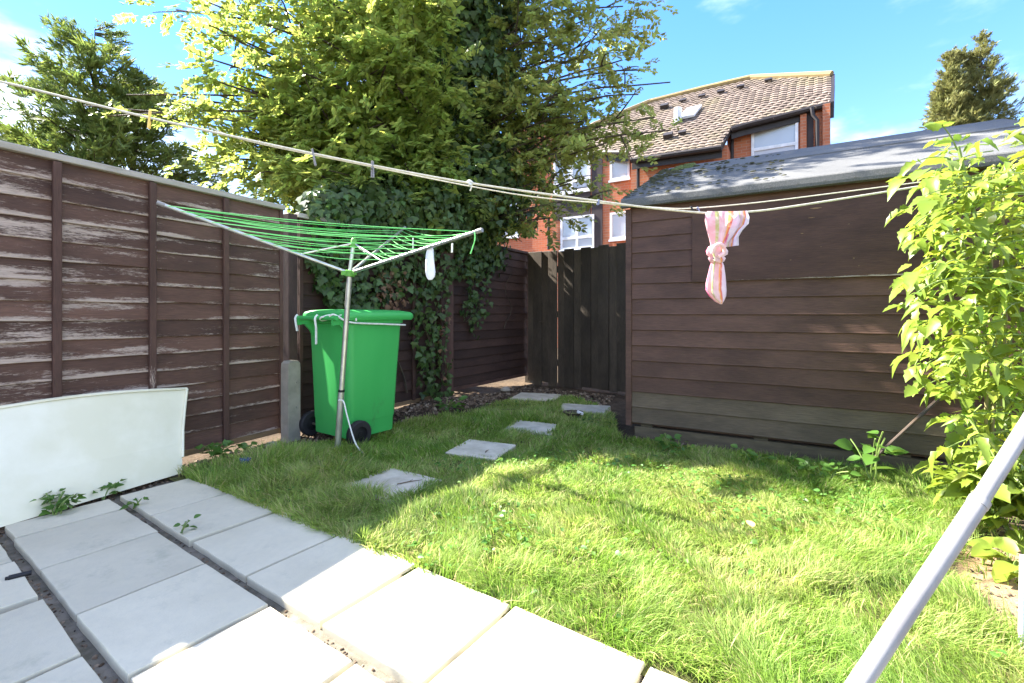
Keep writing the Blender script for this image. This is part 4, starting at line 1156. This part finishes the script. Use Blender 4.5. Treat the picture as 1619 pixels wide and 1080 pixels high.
# ------------------------------------------------------------------ pegs (template with jaws and spring, copied)
def peg(name, label, p, mat, size=.075, tilt=(0,0), yaw=0.0, open_=.10, group='clothes pegs'):
    root = thing(name, label, 'clothes peg', p, group)
    rot = Matrix.Rotation(yaw, 4, 'Z') @ Matrix.Rotation(tilt[0], 4, 'Y') @ Matrix.Rotation(tilt[1], 4, 'X')
    for s in (-1, 1):
        m = MB(); m.cbox(-.005,.005,.0008,.0065,-size*.72,size*.28,.0015)
        mm = Matrix.Translation(p) @ rot @ Matrix.Rotation(s*open_*.5, 4, 'X') @ Matrix.Scale(s, 4, (0,1,0)) if False else Matrix.Translation(p) @ rot @ Matrix.Rotation(0 if s > 0 else math.pi, 4, 'Z') @ Matrix.Rotation(open_*.35, 4, 'X')
        link_mesh('jaw', m.mesh('jaw', mat), root, mm)
    m = MB(); m.tube([(-.0075,0,-size*.22),(.0075,0,-size*.22)], .0042, 8); link_mesh('spring', m.mesh('spring', M['steelstick']), root, Matrix.Translation(p) @ rot)
    return root

# ================================================================== WASHING LINE
def ropeY(px): return 1/(1/2.2+(1/2.68-1/2.2)*(px+60)/1505)
def rp(px, py, dy=0.0): return P(px, py, ropeY(px)+dy)
wl = thing('washing_line', 'cream washing line sagging right across the garden from upper left to the tomato plant', 'washing line', rp(1120,337))
cord('rope', [rp(*q) for q in ((-420,22),(-200,86),(0,129),(120,158),(235,186),(415,226),(495,243),(590,262),(745,290),(945,318),(1040,330),(1118,337),(1150,336),(1183,335),(1250,327),(1440,297),(1500,286)) ], .0056, M['rope'], wl, 8)
w2 = thing('washing_line', 'thinner back run of the washing line, passing just behind the cream rope', 'washing line', rp(1090,329,.05))
cord('rope', [rp(*q) for q in ((331,201,.02),(389,222,.02),(560,258,.03),(807,306,.03),(947,321,.04),(1050,329,.05),(1100,329,.05),(1200,320,.05),(1330,304,.05),(1440,290,.05),(1500,283,.03))] if False else [P(x, y, ropeY(x)+.06) for x, y in ((331,201),(389,222),(560,258),(807,306),(947,321),(1050,329),(1100,329),(1200,320),(1330,304),(1440,290),(1500,283))], .0034, M['rope'], w2, 6)
peg('clothes_peg', 'yellow peg hanging on the cream line in front of the left conifer', rp(237,183), M['peg_yellow'], .088, (.06,0), .3)
peg('clothes_peg', 'tilted dark grey peg on the cream line in front of the ivy tree', rp(495,243), M['peg_grey'], .085, (-.20,0), .4)
peg('clothes_peg', 'upright weathered grey peg on the cream line, right of the tilted one', rp(589,262), M['peg_grey'], .085, (-.03,0), 1.2)
peg('clothes_peg', 'tiny pale peg stub near the brick building on the cream line', rp(946,318), M['peg_blue'], .03, (.1,0), .4)
peg('clothes_peg', 'small black peg on the back line beside the pink tea towel', P(1093,329,ropeY(1093)+.06), M['dark'], .032, (-.5,0), .4)
peg('clothes_peg', 'small blue grey peg on the back line nearest the pink tea towel', P(1103,330,ropeY(1103)+.06), M['peg_blue'], .035, (-.5,0), .4)
kn = rp(743,290)
kt = thing('string_knot', 'scrap of pale string knotted on the cream line in front of the tree', 'string', kn)
cord('knot', [kn+Vector((-.016,0,.006)), kn+Vector((0,-.012,.010)), kn+Vector((.014,0,0)), kn+Vector((0,.012,-.008)), kn+Vector((-.008,-.01,.004)), kn+Vector((.008,-.012,-.012))], .006, M['white_string'], kt)
cord('tail', [kn, kn+Vector((.008,-.01,-.02)), kn+Vector((.002,-.01,-.042))], .004, M['rope'], kt)

# ------------------------------------------------------------------ tea towel knotted on the line
tw = thing('tea_towel', 'pink and white striped tea towel knotted over the washing line', 'tea towel', rp(1135,337))
def uvmesh(name, grid, uvs, mat, parent, close=False):
    me = bpy.data.meshes.new(name); r = len(grid); c = len(grid[0]); o = wloc(parent)
    V = [tuple(p-o) for row in grid for p in row]; F = []
    for i in range(r-1):
        for j in range(c if close else c-1):
            F.append((i*c+j, i*c+(j+1) % c, (i+1)*c+(j+1) % c, (i+1)*c+j))
    me.from_pydata(V, [], F); me.materials.append(mat)
    uv = me.uv_layers.new(name='UVMap'); flat = [u for row in uvs for u in row]
    for lp in me.loops: uv.data[lp.index].uv = flat[lp.vertex_index]
    me.polygons.foreach_set('use_smooth', [True]*len(me.polygons))
    return link_mesh(name, me, parent, Matrix.Translation(o))
def bundle(name, secs, npl, depth, ph):
    grid = []; uvs = []; n = 44
    for i, (x, y, hw, pl) in enumerate(secs):
        row = []; ur = []; Y = ropeY(1120)
        for q in range(n):
            a = 2*math.pi*q/n; w = 1+pl*math.sin(npl*a+ph+i*.25)+pl*.5*math.sin((npl*2-1)*a+i*.4)
            c = P(x + hw*math.cos(a)*w, y + (2.0*math.sin(a*2+i) if 0 < i < len(secs)-1 else 0), Y - hw/FPX*Y*depth*math.sin(a)*w)
            row.append(c); ur.append(((q/n*1.0) % 1, i/len(secs)))
        grid.append(row); uvs.append(ur)
    return uvmesh(name, grid, uvs, M['towel'], tw, True)
bundle('hanging_end', [(1141,334,22,.05),(1141,338,24,.12),(1141,348,23,.20),(1140,362,20,.24),(1138,376,15,.25),(1135,388,11,.20),(1133,398,9,.15)], 5, .5, .4)
bundle('knot', [(1133,386,5,.1),(1133,389,12,.12),(1133,395,15,.16),(1133,402,14,.18),(1133,407,10,.12),(1133,410,13,.1),(1133,414,11,.1),(1133,416,6,.1)], 4, .9, 1.0)
bundle('tail_end', [(1133,410,7,.1),(1133,418,10,.15),(1132,432,11,.25),(1131,448,12.5,.28),(1131,460,13,.26),(1134,470,11,.2),(1137,476,7,.1),(1140,481,1.5,0)], 4, .45, .2)
grid = []; uvs = []
edgeL = [(1143,335),(1143,348),(1142,362),(1141,374),(1140,384),(1139,392)]
edgeR = [(1181,333),(1185,343),(1184,353),(1174,364),(1168,374),(1168,388)]
for i in range(6):
    row = []; ur = []
    for j in range(15):
        f = j/14; x = edgeL[i][0]*(1-f)+edgeR[i][0]*f; y = edgeL[i][1]*(1-f)+edgeR[i][1]*f
        row.append(P(x, y, ropeY(1150) - .012 + .012*math.sin(f*11+i*.5)*(i/5+.2))); ur.append((max(0, min(.999, (1-f)*.9 - i*.05+.02)), i/6))
    grid.append(row); uvs.append(ur)
uvmesh('loose_corner', grid, uvs, M['towel'], tw)
cord('knot_loop', [P(1126,400,ropeY(1120)-.055), P(1130,390,ropeY(1120)-.07), P(1138,386,ropeY(1120)-.07), P(1144,391,ropeY(1120)-.06), P(1144,400,ropeY(1120)-.05), P(1136,406,ropeY(1120)-.055)], .011, M['towel_pink'], tw, 8)

# things hanging on the dryer
sp = P(680, 394, 2.9)
m = MB(); rg = []
for z, w, d in ((.02,.012,.008),(.0,.02,.010),(-.03,.024,.014),(-.09,.028,.016),(-.14,.030,.017),(-.17,.026,.015),(-.19,.012,.008)):
    rg.append([sp+Vector((w*math.cos(a)*(1+.12*math.sin(3*a+z*30)), d*math.sin(a), z)) for a in [2*math.pi*q/14 for q in range(14)]])
m.rings(rg); o = m.build('sock', M['sock'], None, smooth=True, origin=sp); tag(o, 'white sock hanging from the right arm of the rotary dryer', 'sock')
peg('clothes_peg', 'pale double peg hanging near the tip of the dryer arm, right of the sock', P(715,389,2.74), M['peg_white'], .055, (.05,0), .2, .3)
peg('clothes_peg', 'pale peg standing up from the dryer lines, left of the sock', P(653,392,3.4), M['peg_white'], .10, (0,math.pi), .2)

# ================================================================== WHITE PLASTIC SHEET against the fence
bl = G(-40, 846); br_ = G(287, 748); 
tl0 = P(-40, 651, 2.36); tr0 = P(295, 613, 3.13)
wp = thing('plastic_sheet', 'long white plastic panel leaning against the peeling fence beside the patio', 'panel', br_)
def wpt(u, v, off=0.0):
    b = bl.lerp(br_, u); t = tl0.lerp(tr0, u) + Vector((0,0,.016*math.sin(math.pi*(u*1.15)))) 
    p = b.lerp(t, v); n_ = Vector((.885,-.466,.25)).normalized()
    bulge = .045*math.sin(math.pi*u)*v - .02*math.sin(math.pi*v) + (.008 if v < .36 else 0)*1
    return p + n_*(bulge+off)
m = MB(); nu = 30; vv = [0,.1,.2,.3,.345,.355,.45,.6,.75,.9,.975,1.0]
f = [[wpt(i/nu, v) for v in vv] for i in range(nu+1)]; bk = [[wpt(i/nu, v, -.006) for v in vv] for i in range(nu+1)]
m.rings([a+b[::-1] for a, b in zip(f, bk)]); m.build('sheet', M['panel'], wp, smooth=True)
m = MB(); m.tube([wpt(i/nu, 1.0, .004) for i in range(nu+1)], .009, 6); m.build('rolled_edge', M['panel'], wp, smooth=True)
m = MB(); m.tube([wpt(1.0, v, .004) for v in (0.18,.3,.5,.7,.9,1.0)], .009, 6); m.build('end_edge', M['panel'], wp, smooth=True)

# ================================================================== POLE in the near right corner, stick by the shed
a = P(1352, 1090, .66); b = P(1548, 793, .745); c = P(1655, 622, .81); d = (c-a).normalized()
prop = thing('line_prop', 'thick white metal washing line prop slanting across the near right corner', 'pole', a)
lowend = a - d*1.6
lowend = a + (a-b).normalized()*(a.z/max(.05,(b-a).normalized().z))*.98
m = MB(); m.tube([lowend, a, b], .0128, 20); m.build('lower_tube', M['whitepole'], prop, smooth=True)
m = MB(); m.tube([b-d*.008, b+d*.004], .0137, 20); m.build('collar', M['whitepole'], prop, smooth=True)
m = MB(); m.tube([b-d*.02, c, c+d*.75], .0112, 20); m.build('upper_tube', M['whitepole'], prop, smooth=True)
a = P(1392, 716, 2.80); b = P(1478, 636, 2.86)
m = MB(); m.tube([a-(b-a)*.25, b+(b-a)*.3], .010, 8); o = m.build('metal_rod', M['steelstick'], None, smooth=True, origin=a); tag(o, 'thin dark metal rod leaning on the shed wall beside the tomato plant', 'rod')
a = P(1617, 1010, 1.42); m = MB(); m.cbox(-.012,.012,-.006,.006,-.02,.27,.003, Matrix.Translation((a.x, a.y, 0)) @ Matrix.Rotation(.02, 4, 'Y'))
o = m.build('plant_label', M['upvc'], None, origin=(a.x, a.y, 0)); tag(o, 'white plastic stake in the dry soil at the right edge', 'stake')

# ================================================================== TOMATO PLANT
tb = Vector((2.42, 2.38, 0))
tom = thing('tomato_plant', 'tall sunlit tomato plant with unripe fruit tied to canes in front of the shed', 'plant', tb)
TP = [(1492,190),(1475,225),(1425,285),(1440,330),(1418,362),(1440,400),(1422,440),(1440,490),(1455,520),(1425,548),(1450,600),(1480,640),(1510,660),(1505,730),(1530,760),(1580,720),(1625,640),(1720,620),(1760,200),(1640,190),(1590,245),(1540,255),(1510,235)]
pos, axs, nrs, szs = [], [], [], []
stemM = []
def compound(c, d, L, size, n, pet=True):
    d = Vector(d).normalized(); side = d.cross(Vector((0,0,1))).normalized(); up = side.cross(d).normalized()
    pts = [c + d*L*t + Vector((0,0,-.28*L*t*t)) for t in (0,.25,.5,.75,1)]
    if pet: stemM.append((pts, .0035))
    for i in range(n):
        t = .30+.62*i/max(1, n-1); p = c + d*L*t + Vector((0,0,-.28*L*t*t))
        for s in (-1, 1):
            a = (side*s*R.uniform(.8,1.1) + d*R.uniform(.2,.7) + Vector((0,0,R.uniform(-.5,.1))))
            pos.append(tuple(p)); axs.append(tuple(a)); nrs.append(tuple(up + Vector((R.gauss(0,.4),R.gauss(0,.4),R.gauss(0,.3))))); szs.append(size*R.uniform(.55,1.0))
    pos.append(tuple(pts[-1])); axs.append(tuple(d+Vector((0,0,-.5)))); nrs.append(tuple(up+Vector((R.gauss(0,.3),R.gauss(0,.3),0)))); szs.append(size*R.uniform(1.0,1.3))
q = sample_poly(TP, 560)
stems_top = [P(1515,232,2.25), P(1500,250,2.2), P(1462,330,2.25), P(1560,270,2.4), P(1640,260,2.3), P(1425,480,2.3), P(1480,560,2.3), P(1600,420,2.2)]
for i, (x, y) in enumerate(q):
    Y = R.uniform(1.9, 2.6)
    c = P(x+24, y, Y); out = Vector(((x-1600)/90+R.uniform(-1,1), R.uniform(-1.3,.6), R.uniform(-.2,.5)))
    c = c - out.normalized()*.13
    compound(c, out, R.uniform(.16,.26), R.uniform(.048,.098), R.choice((1,2,2,3)))
# the outline shoots that stand clear against the shed and sky
for (x, y, dx, dz) in ((1480,238,-.3,.4),(1500,232,.4,.3),(1465,250,-.9,.1),(1445,275,-1,.1),(1460,330,-1,-.2),(1440,365,-1,0),(1450,380,-.7,-.6),(1438,430,-.8,-.6),(1436,505,-1,.1),(1442,545,-1,-.2),(1455,570,-1,-.1),(1462,600,-.5,-1),(1490,640,-.9,-.5),(1545,240,.2,.5),(1600,230,.6,.3)):
    compound(P(x+(34 if y < 340 else 62), y, 2.2), (dx, R.uniform(-.4,.1), dz), .20, .085, 2)
for i, t in enumerate(stems_top):
    b = tb + Vector((R.uniform(-.06,.22), R.uniform(-.06,.10), -.03)); mid = b.lerp(t, .55) + Vector((R.uniform(.0,.12), R.uniform(-.05,.05), .12))
    cord('stem', [b, b.lerp(mid,.5)+Vector((.02,0,.05)), mid, mid.lerp(t,.5)+Vector((-.02,0,.06)), t], .008, M['stem'], tom)
for (x0, x1, y1) in ((1566,1590,560),(1576,1604,545),(1556,1572,720)):
    a = G(x0, 800); a = Vector((tb.x+(x0-1560)/350, tb.y+.02, -.05)); b = P(x1, 260, 2.4)
    m = MB(); m.tube([a, a.lerp(b,.5)+Vector((.005,0,0)), b], [.008,.007,.006], 8); m.build('cane', M['cane'], tom, smooth=True)
for pts, r in stemM[::2]:
    m = MB(); m.tube(pts, [r, r*.9, r*.8, r*.7, r*.5], 4, caps=False); m.build('leaf_stalk', M['stem'], tom, smooth=True)
scatter(tom, 'leaf', 'foliage', TOM_T, mats_from(np.array(pos), np.array(axs), np.array(nrs), np.array(szs)), M['tomato'], 300)
for (x, y, Y, r) in ((1563,345,2.15,.028),(1494,371,2.14,.018),(1607,360,2.1,.026),(1520,402,2.2,.016)):
    c = P(x, y, Y); m = MB(); rg = []
    for i in range(7):
        ph = math.pi*(i+.02)/6.04; rg.append([c+Vector((r*math.sin(ph)*math.cos(a), r*math.sin(ph)*math.sin(a), -r*.95*math.cos(ph))) for a in [2*math.pi*q/12 for q in range(12)]])
    m.rings(rg); m.build('tomato', M['tomato_fruit'], tom, smooth=True)

def plantlet(name, label, base, h, spread, n, size, temps, mat, cat='weed', group=None, lean=(0,0), parts=60, nst=3, flat=.5):
    root = thing(name, label, cat, base, group); base = Vector(base)
    pp, aa, nr_, ss = [], [], [], []
    stems = []
    for i in range(nst):
        a = R.uniform(0, 6.28); e = base + Vector((math.cos(a)*spread*R.uniform(.2,.8)+lean[0], math.sin(a)*spread*R.uniform(.2,.8)+lean[1], h*R.uniform(.7,1)))
        s_ = [base+Vector((R.uniform(-.02,.02),R.uniform(-.02,.02),-.02)), base.lerp(e,.5)+Vector((0,0,h*.12)), e]; stems.append(s_)
        cord('stem', s_, .003+.004*h, M['stem'], root, 5)
    for i in range(n):
        s_ = R.choice(stems); f = R.uniform(.25,1.0); c = s_[0].lerp(s_[1], f*2) if f < .5 else s_[1].lerp(s_[2], f*2-1)
        a = R.uniform(0, 6.28); d = Vector((math.cos(a), math.sin(a), R.uniform(-.3,.5)))
        off = d*spread*R.uniform(.1,.7)
        pp.append(tuple(c+off*.6)); aa.append(tuple(d)); nr_.append((R.gauss(0,flat), R.gauss(0,flat)-.15, 1)); ss.append(size*R.uniform(.6,1.25))
    scatter(root, 'leaf', 'foliage', temps, mats_from(np.array(pp), np.array(aa), np.array(nr_), np.array(ss)), mat, parts)
    return root
plantlet('leafy_bush', 'low bright green leafy bush at the foot of the tomato canes', G(1570,842), .36, .30, 260, .085, TOM_T, M['tomato'], 'plant', None, (-.03,.06), 260, 9)
plantlet('leafy_bush', 'bright sunlit leaves spilling behind the white pole at the right edge', (2.30,2.02,0), .42, .34, 260, .09, TOM_T, M['tomato'], 'plant', None, (.05,0), 280, 8)
plantlet('seedling', 'small pointed leaf seedling on the orange dry soil at the right edge', (1.92,1.80,0), .08, .10, 16, .085, OVAL_T, M['tomato'], 'plant', None, (0,0), 16, 3)
plantlet('young_plant', 'young broad leaved plant growing against the shed base by the dark rod', (2.10,2.74,0), .34, .18, 16, .105, OVAL_T, M['weed'], 'plant', None, (-.03,-.03), 16, 4)
plantlet('weed', 'low spreading weed between the young plant and the lawn', (1.86,2.80,0), .13, .18, 26, .06, OVAL_T, M['weed'], 'weed', None, (0,-.03), 26, 4)
plantlet('weed', 'leafy weed under the left half of the shed wall', (1.16,3.45,0), .12, .14, 22, .055, OVAL_T, M['weed'], 'weed', None, (0,0), 22, 4)
plantlet('weed', 'small pale weed in the grass below the middle of the shed', (1.60,3.10,0), .10, .12, 20, .05, OVAL_T, M['weed'], 'weed', None, (0,0), 20, 3)
plantlet('weed', 'dark strawberry leaved weed growing out between the white panel and the patio', G(85,815), .10, .10, 38, .042, IVY_T, M['weed'], 'weed', None, (-.01,.04), 34, 5)
plantlet('weed', 'second weed beside the white panel, nearer the slab joint', G(160,786), .06, .08, 24, .036, IVY_T, M['weed'], 'weed', None, (0,.02), 22, 4)
plantlet('weed', 'tiny weed sprouting at the top of the wide slab joint', G(218,797), .04, .07, 9, .038, IVY_T, M['weed'], 'weed', None, (0,0), 9, 3)
plantlet('weed', 'tiny round leaved weed halfway down the wide slab joint', G(287,838), .03, .07, 8, .03, OVAL_T, M['weed'], 'weed', None, (0,0), 8, 3)
plantlet('weed', 'dark leafy weed at the foot of the peeling fence', G(342,728), .12, .12, 30, .06, IVY_T, M['weed'], 'weed', None, (0,0), 30, 4)
plantlet('weed', 'low weed among the stones at the fence bottom near the concrete post', G(400,716), .08, .13, 22, .055, OVAL_T, M['weed'], 'weed', None, (0,0), 22, 4)
plantlet('weed', 'weeds on the bare mound under the hanging ivy', G(705,652), .12, .25, 34, .07, OVAL_T, M['weed'], 'weed', None, (0,0), 34, 5)

# ================================================================== LITTER
c = G(388, 742); m = MB(); rg = []
for z, r in ((0,.030),(.05,.033),(.052,.036),(.062,.036),(.063,.02)): rg.append([c+Vector((r*math.cos(a), r*math.sin(a), z+.01)) for a in [2*math.pi*q/14 for q in range(14)]])
m.rings(rg); o = m.build('plastic_cup', M['blue'], None, smooth=True, origin=c); tag(o, 'small blue plastic pot half hidden in the grass near the fence', 'pot')
c = G(906, 661); root = thing('broken_dish', 'broken dark dish lying in the grass beside a stepping stone', 'dish', c)
m = MB(); n = 16; m.rings([[c+Vector((r*math.cos(a)*(1+.1*math.sin(a*3)), r*math.sin(a), z)) for a in [2*math.pi*q/n for q in range(n)]] for r, z in ((.05,.01),(.10,.06),(.092,.06),(.045,.02))]); m.build('bowl', M['beam'], root)
m = MB(); m.cbox(-.03,.03,-.02,.02,.05,.075,.004, Matrix.Translation(c+Vector((.04,-.03,0))) @ Matrix.Rotation(.4,4,'Y')); m.build('shard', M['upvc'], root)
a = G(8, 915, .008); b = G(50, 905, .008)
m = MB(); m.tube([a, a.lerp(b,.12), a.lerp(b,.13), b], [.006,.006,.009,.009], 10); o = m.build('pen', M['dark'], None, smooth=True, origin=a); tag(o, 'thin black plastic tube lying on the patio at the left edge', 'tube')
for (x, y, l, a, lab) in ((648,762,.15,.5,'dark forked twig lying on the nearest stepping stone'),(560,752,.10,2.4,'short twig at the far edge of the nearest stepping stone'),(600,790,.12,.2,'thin twig at the near corner of the nearest stepping stone'),(800,648,.45,.1,'long pale dead stem lying on the earth near the dark gate'),(775,640,.25,-.6,'short dead stem beside the long one near the dark gate'),(770,713,.06,1.2,'tiny twig on the second stepping stone')):
    c = G(x, y, .022); d = Vector((math.cos(a), math.sin(a), 0)); s_ = Vector((-d.y, d.x, 0))
    m = MB(); m.tube([c-d*l*.5, c+s_*l*.06, c+d*l*.5], [.0035,.003,.0015], 5); m.tube([c+s_*l*.06, c+d*l*.2+s_*l*.25], [.0025,.001], 5)
    o = m.build('twig', M['twig'], None, origin=c); tag(o, lab, 'twig', 'fallen twigs')
c = G(1046, 866, .07); 
V, T = OVAL_T[1]; o = link_mesh('fallen_leaf', np_mesh('fallen_leaf', V*.05, T, M['peg_yellow']), None, Matrix.Translation((1.02,1.98,.10)) @ Matrix.Rotation(.5,4,'X')); tag(o, 'single orange fallen leaf lying on the sunlit grass', 'leaf')
c = G(620, 783, .02); o = link_mesh('fallen_leaf', np_mesh('fallen_leaf', V*.05, T, M['upvc']), None, Matrix.Translation(G(632,766,.02)) @ Matrix.Rotation(1.3,4,'Z')); tag(o, 'pale curled leaf on the nearest stepping stone', 'leaf')
for (x, y, r, lab) in ((430,708,.05,'grey cobble on the soil at the fence bottom by the concrete post'),(412,716,.03,'small pale stone beside the grey cobble'),(500,880,.0,''),(800,618,.06,'pale lump of rubble by the fence near the gate')):
    if not r: continue
    c = G(x, y); m = MB(); rg = []
    for i in range(6):
        ph = math.pi*(i+.03)/5.06; rg.append([c+Vector((r*math.sin(ph)*math.cos(a)*R.uniform(.9,1.25), r*math.sin(ph)*math.sin(a)*R.uniform(.8,1.1), r*.3-r*.65*math.cos(ph))) for a in [2*math.pi*q/9 for q in range(9)]])
    m.rings(rg); o = m.build('stone', M['concrete'], None, smooth=True, origin=c); tag(o, lab, 'stone')
# bark chippings and grit along the fence, under the ivy and in the joints
def chips(poly, n, smin, smax, z, name, label):
    q = sample_poly(poly, n); m_ = []
    V = np.array([(-.5,-.5,0),(.5,-.4,0),(.45,.5,0),(-.5,.45,0),(-.3,-.3,.5),(.3,-.25,.5),(.28,.3,.5),(-.3,.28,.5)])*np.array([1,.6,.7])
    T = np.array([(4,5,6),(4,6,7),(0,1,5),(0,5,4),(1,2,6),(1,6,5),(2,3,7),(2,7,6),(3,0,4),(3,4,7)])
    pos = np.concatenate([q, np.array([[z+.10*math.exp(-((x+.75)**2*3+(y-5.0)**2*2.2)) if z < 0 else z] for x, y in q])], 1)
    M_ = mats_from(pos, rng.normal(size=(n,3))*np.array([1,1,.35]), np.array([0,0,1.])+rng.normal(size=(n,3))*.4, rng.uniform(smin, smax, n))
    V_, T_ = join_templates([(V, T)], np.zeros(n, int), M_); o = link_mesh(name, np_mesh(name, V_, T_, M['chips'])); tag(o, label, kind='stuff')
e0 = N1 - D1*.2; e1 = END1 + D1*.3; nf = Vector((.885,-.466,0))
chips([tuple((e0+nf*.02)[:2]), tuple((e1+nf*.02)[:2]), tuple((e1+nf*.45)[:2]), (-1.75,3.25), (-2.06,2.97), (-2.3,2.55), tuple((e0+nf*.5)[:2])], 2600, .008, .034, -.030, 'bark_chippings', 'bark chippings and grit along the fence foot')
chips([(-1.6,4.2),(-.2,6.2),(.2,6.8),(1.3,5.9),(1.0,5.2),(.2,5.7),(-.5,4.75),(-1.0,4.35)], 1800, .012, .05, -.035, 'garden_debris', 'dead leaves and debris on the shaded earth')
chips([(1.0,3.86),(2.9,2.79),(2.8,2.7),(.98,3.7)], 500, .01, .035, -.010, 'dead_leaves', 'dry leaves under the shed base')
chips([tuple(p) for p in DRY], 500, .005, .02, -.004, 'dry_grit', 'dry crumbs of soil')
jp = [tuple((PO+E1*s+E2*t)[:2]) for s, t in ((-.1,-.022),(2.6,-.022),(2.6,.010),(-.1,.010))]
chips(jp, 160, .005, .014, -.030, 'joint_grit', 'grit and moss in the wide slab joint')
jp = [tuple((PO+E1*s+E2*t)[:2]) for s, t in ((-.1,-.468),(2.2,-.468),(2.2,-.428),(-.1,-.428))]
chips(jp, 160, .006, .016, -.030, 'joint_grit', 'grit and dead leaves in the left slab joint')

# ================================================================== GRASS
def value_noise(x, y, s, seed):
    r = np.random.default_rng(seed); tab = r.random((64, 64)); X = x*s+100; Yy = y*s+100
    xi = np.floor(X).astype(int); yi = np.floor(Yy).astype(int); fx = X-xi; fy = Yy-yi
    fx = fx*fx*(3-2*fx); fy = fy*fy*(3-2*fy); t = lambda a, b: tab[a % 64, b % 64]
    return (t(xi,yi)*(1-fx)+t(xi+1,yi)*fx)*(1-fy)+(t(xi,yi+1)*(1-fx)+t(xi+1,yi+1)*fx)*fy
def grass(poly, n, hscale, name, label, wscale=1.0, skip=True):
    q = sample_poly(poly, n); x, y = q[:,0], q[:,1]
    keep = rng.random(n) < np.clip((2.3/np.maximum(y, .6))**1.6, .22, 1.0)
    cl = value_noise(x, y, 9, 1)*.6+value_noise(x, y, 23, 2)*.4
    keep &= rng.random(n) < np.clip((cl-.22)*3.0, .25, 1)
    if skip:
        for (sx, sy), w, d, a, _ in STEPS:
            ca, sa = math.cos(math.radians(a)), math.sin(math.radians(a)); dx, dy = x-sx, y-sy
            u = dx*ca - dy*sa; v = dx*sa + dy*ca
            keep &= ~((abs(u) < w/2-.035) & (abs(v) < d/2-.035))
    x, y, cl = x[keep], y[keep], cl[keep]; n = len(x)
    tall = value_noise(x, y, 1.6, 3); med = value_noise(x, y, 4.5, 4)
    h = (.028+.040*tall+.040*med**2)*rng.uniform(.55,1.35,n)*hscale
    # longer by the patio corner, round the bin and along the shed and soil edges
    def bump(cx_, cy_, r, k_): return k_*np.exp(-((x-cx_)**2+(y-cy_)**2)/(r*r))
    h *= 1+bump(-1.45,3.05,.45,.9)+bump(-1.05,2.75,.35,.5)+bump(-1.0,3.3,.3,.6)+bump(2.0,2.45,.5,.5)+bump(1.55,1.9,.3,.4)+bump(-.55,2.35,.3,.4)
    # shed line
    dsh = (np.stack([x,y],1)-np.array([.975,3.848]))@np.array([-.493,-.870]); h *= 1+.25*np.exp(-(dsh/.18)**2)
    w = rng.uniform(.0012,.0027,n)*wscale*np.clip(y/2.0, .8, 2.2)
    ang = 2*math.pi*(value_noise(x, y, 2.2, 5)*1.6+value_noise(x, y, 6, 6)*.8) + rng.normal(size=n)*.8
    bend = np.clip(rng.normal(.75,.35,n), .1, 1.6)*(.6+.6*value_noise(x, y, 3, 7))
    wa = rng.uniform(0, 2*math.pi, n)
    D = np.stack([np.cos(ang), np.sin(ang)], 1); W = np.stack([np.cos(wa), np.sin(wa)], 1)
    V = np.zeros((n, 7, 3))
    for i, t in enumerate((0, .38, .72, 1.0)):
        b = h*bend*t*t
        cxy = np.stack([x, y], 1)+D*b[:, None]; z = -.014+h*(t-.32*np.minimum(bend,1.4)*t*t)
        if i < 3:
            ww = (w*(1, .85, .5)[i])[:, None]
            V[:, i*2, :2] = cxy-W*ww; V[:, i*2+1, :2] = cxy+W*ww; V[:, i*2, 2] = z; V[:, i*2+1, 2] = z
        else:
            V[:, 6, :2] = cxy; V[:, 6, 2] = z
    t0 = np.array([(0,1,3),(0,3,2),(2,3,5),(2,5,4),(4,5,6)])
    T = (t0[None]+(np.arange(n)*7)[:, None, None]).reshape(-1, 3)
    o = link_mesh(name, np_mesh(name, V.reshape(-1,3), T, M['grass'], True)); tag(o, label, kind='stuff')
    return n
LAWN_G = [(-2.10,2.93),(-1.72,3.12)] + LAWN[2:15] + [(1.66,.46),(.418,1.362)]
grass(LAWN_G, 420000, 1.0, 'grass', 'long soft lawn grass')
edge = [(-2.05,2.90),(.40,1.335),(.43,1.37),(-2.03,2.96)]
grass(edge, 2600, .9, 'grass', 'grass fringe along the patio edge', skip=False)
grass([(.98,3.78),(2.75,2.82),(2.70,2.72),(.93,3.70)], 1300, .9, 'grass', 'rough grass along the shed base', skip=False)
grass([(1.7,1.95),(2.4,2.4),(2.6,2.2),(1.9,1.6)], 500, 1.1, 'grass', 'straggling grass at the soil edge', skip=False)

# clover and plantain leaves low in the turf
q = sample_poly(LAWN_G, 6500); cl = value_noise(q[:,0], q[:,1], 2.6, 21); q = q[(cl > .66) | (rng.random(len(q)) < .04)]
for (sx, sy), w, d, a, _ in STEPS: q = q[np.hypot(q[:,0]-sx, q[:,1]-sy) > .33]
n = len(q); ps = np.concatenate([q, rng.uniform(.015,.05,n)[:, None]], 1)
MM = mats_from(ps, np.concatenate([rng.normal(size=(n,2)), rng.uniform(-.1,.5,n)[:, None]], 1), np.array([0,0,1.])+rng.normal(size=(n,3))*.3, rng.uniform(.014,.034,n))
V, T = join_templates(OVAL_T, rng.integers(0,3,n), MM)
tag(link_mesh('clover', np_mesh('clover', V, T, M['weed'])), 'clover and small broad leaves in the lawn', kind='stuff')
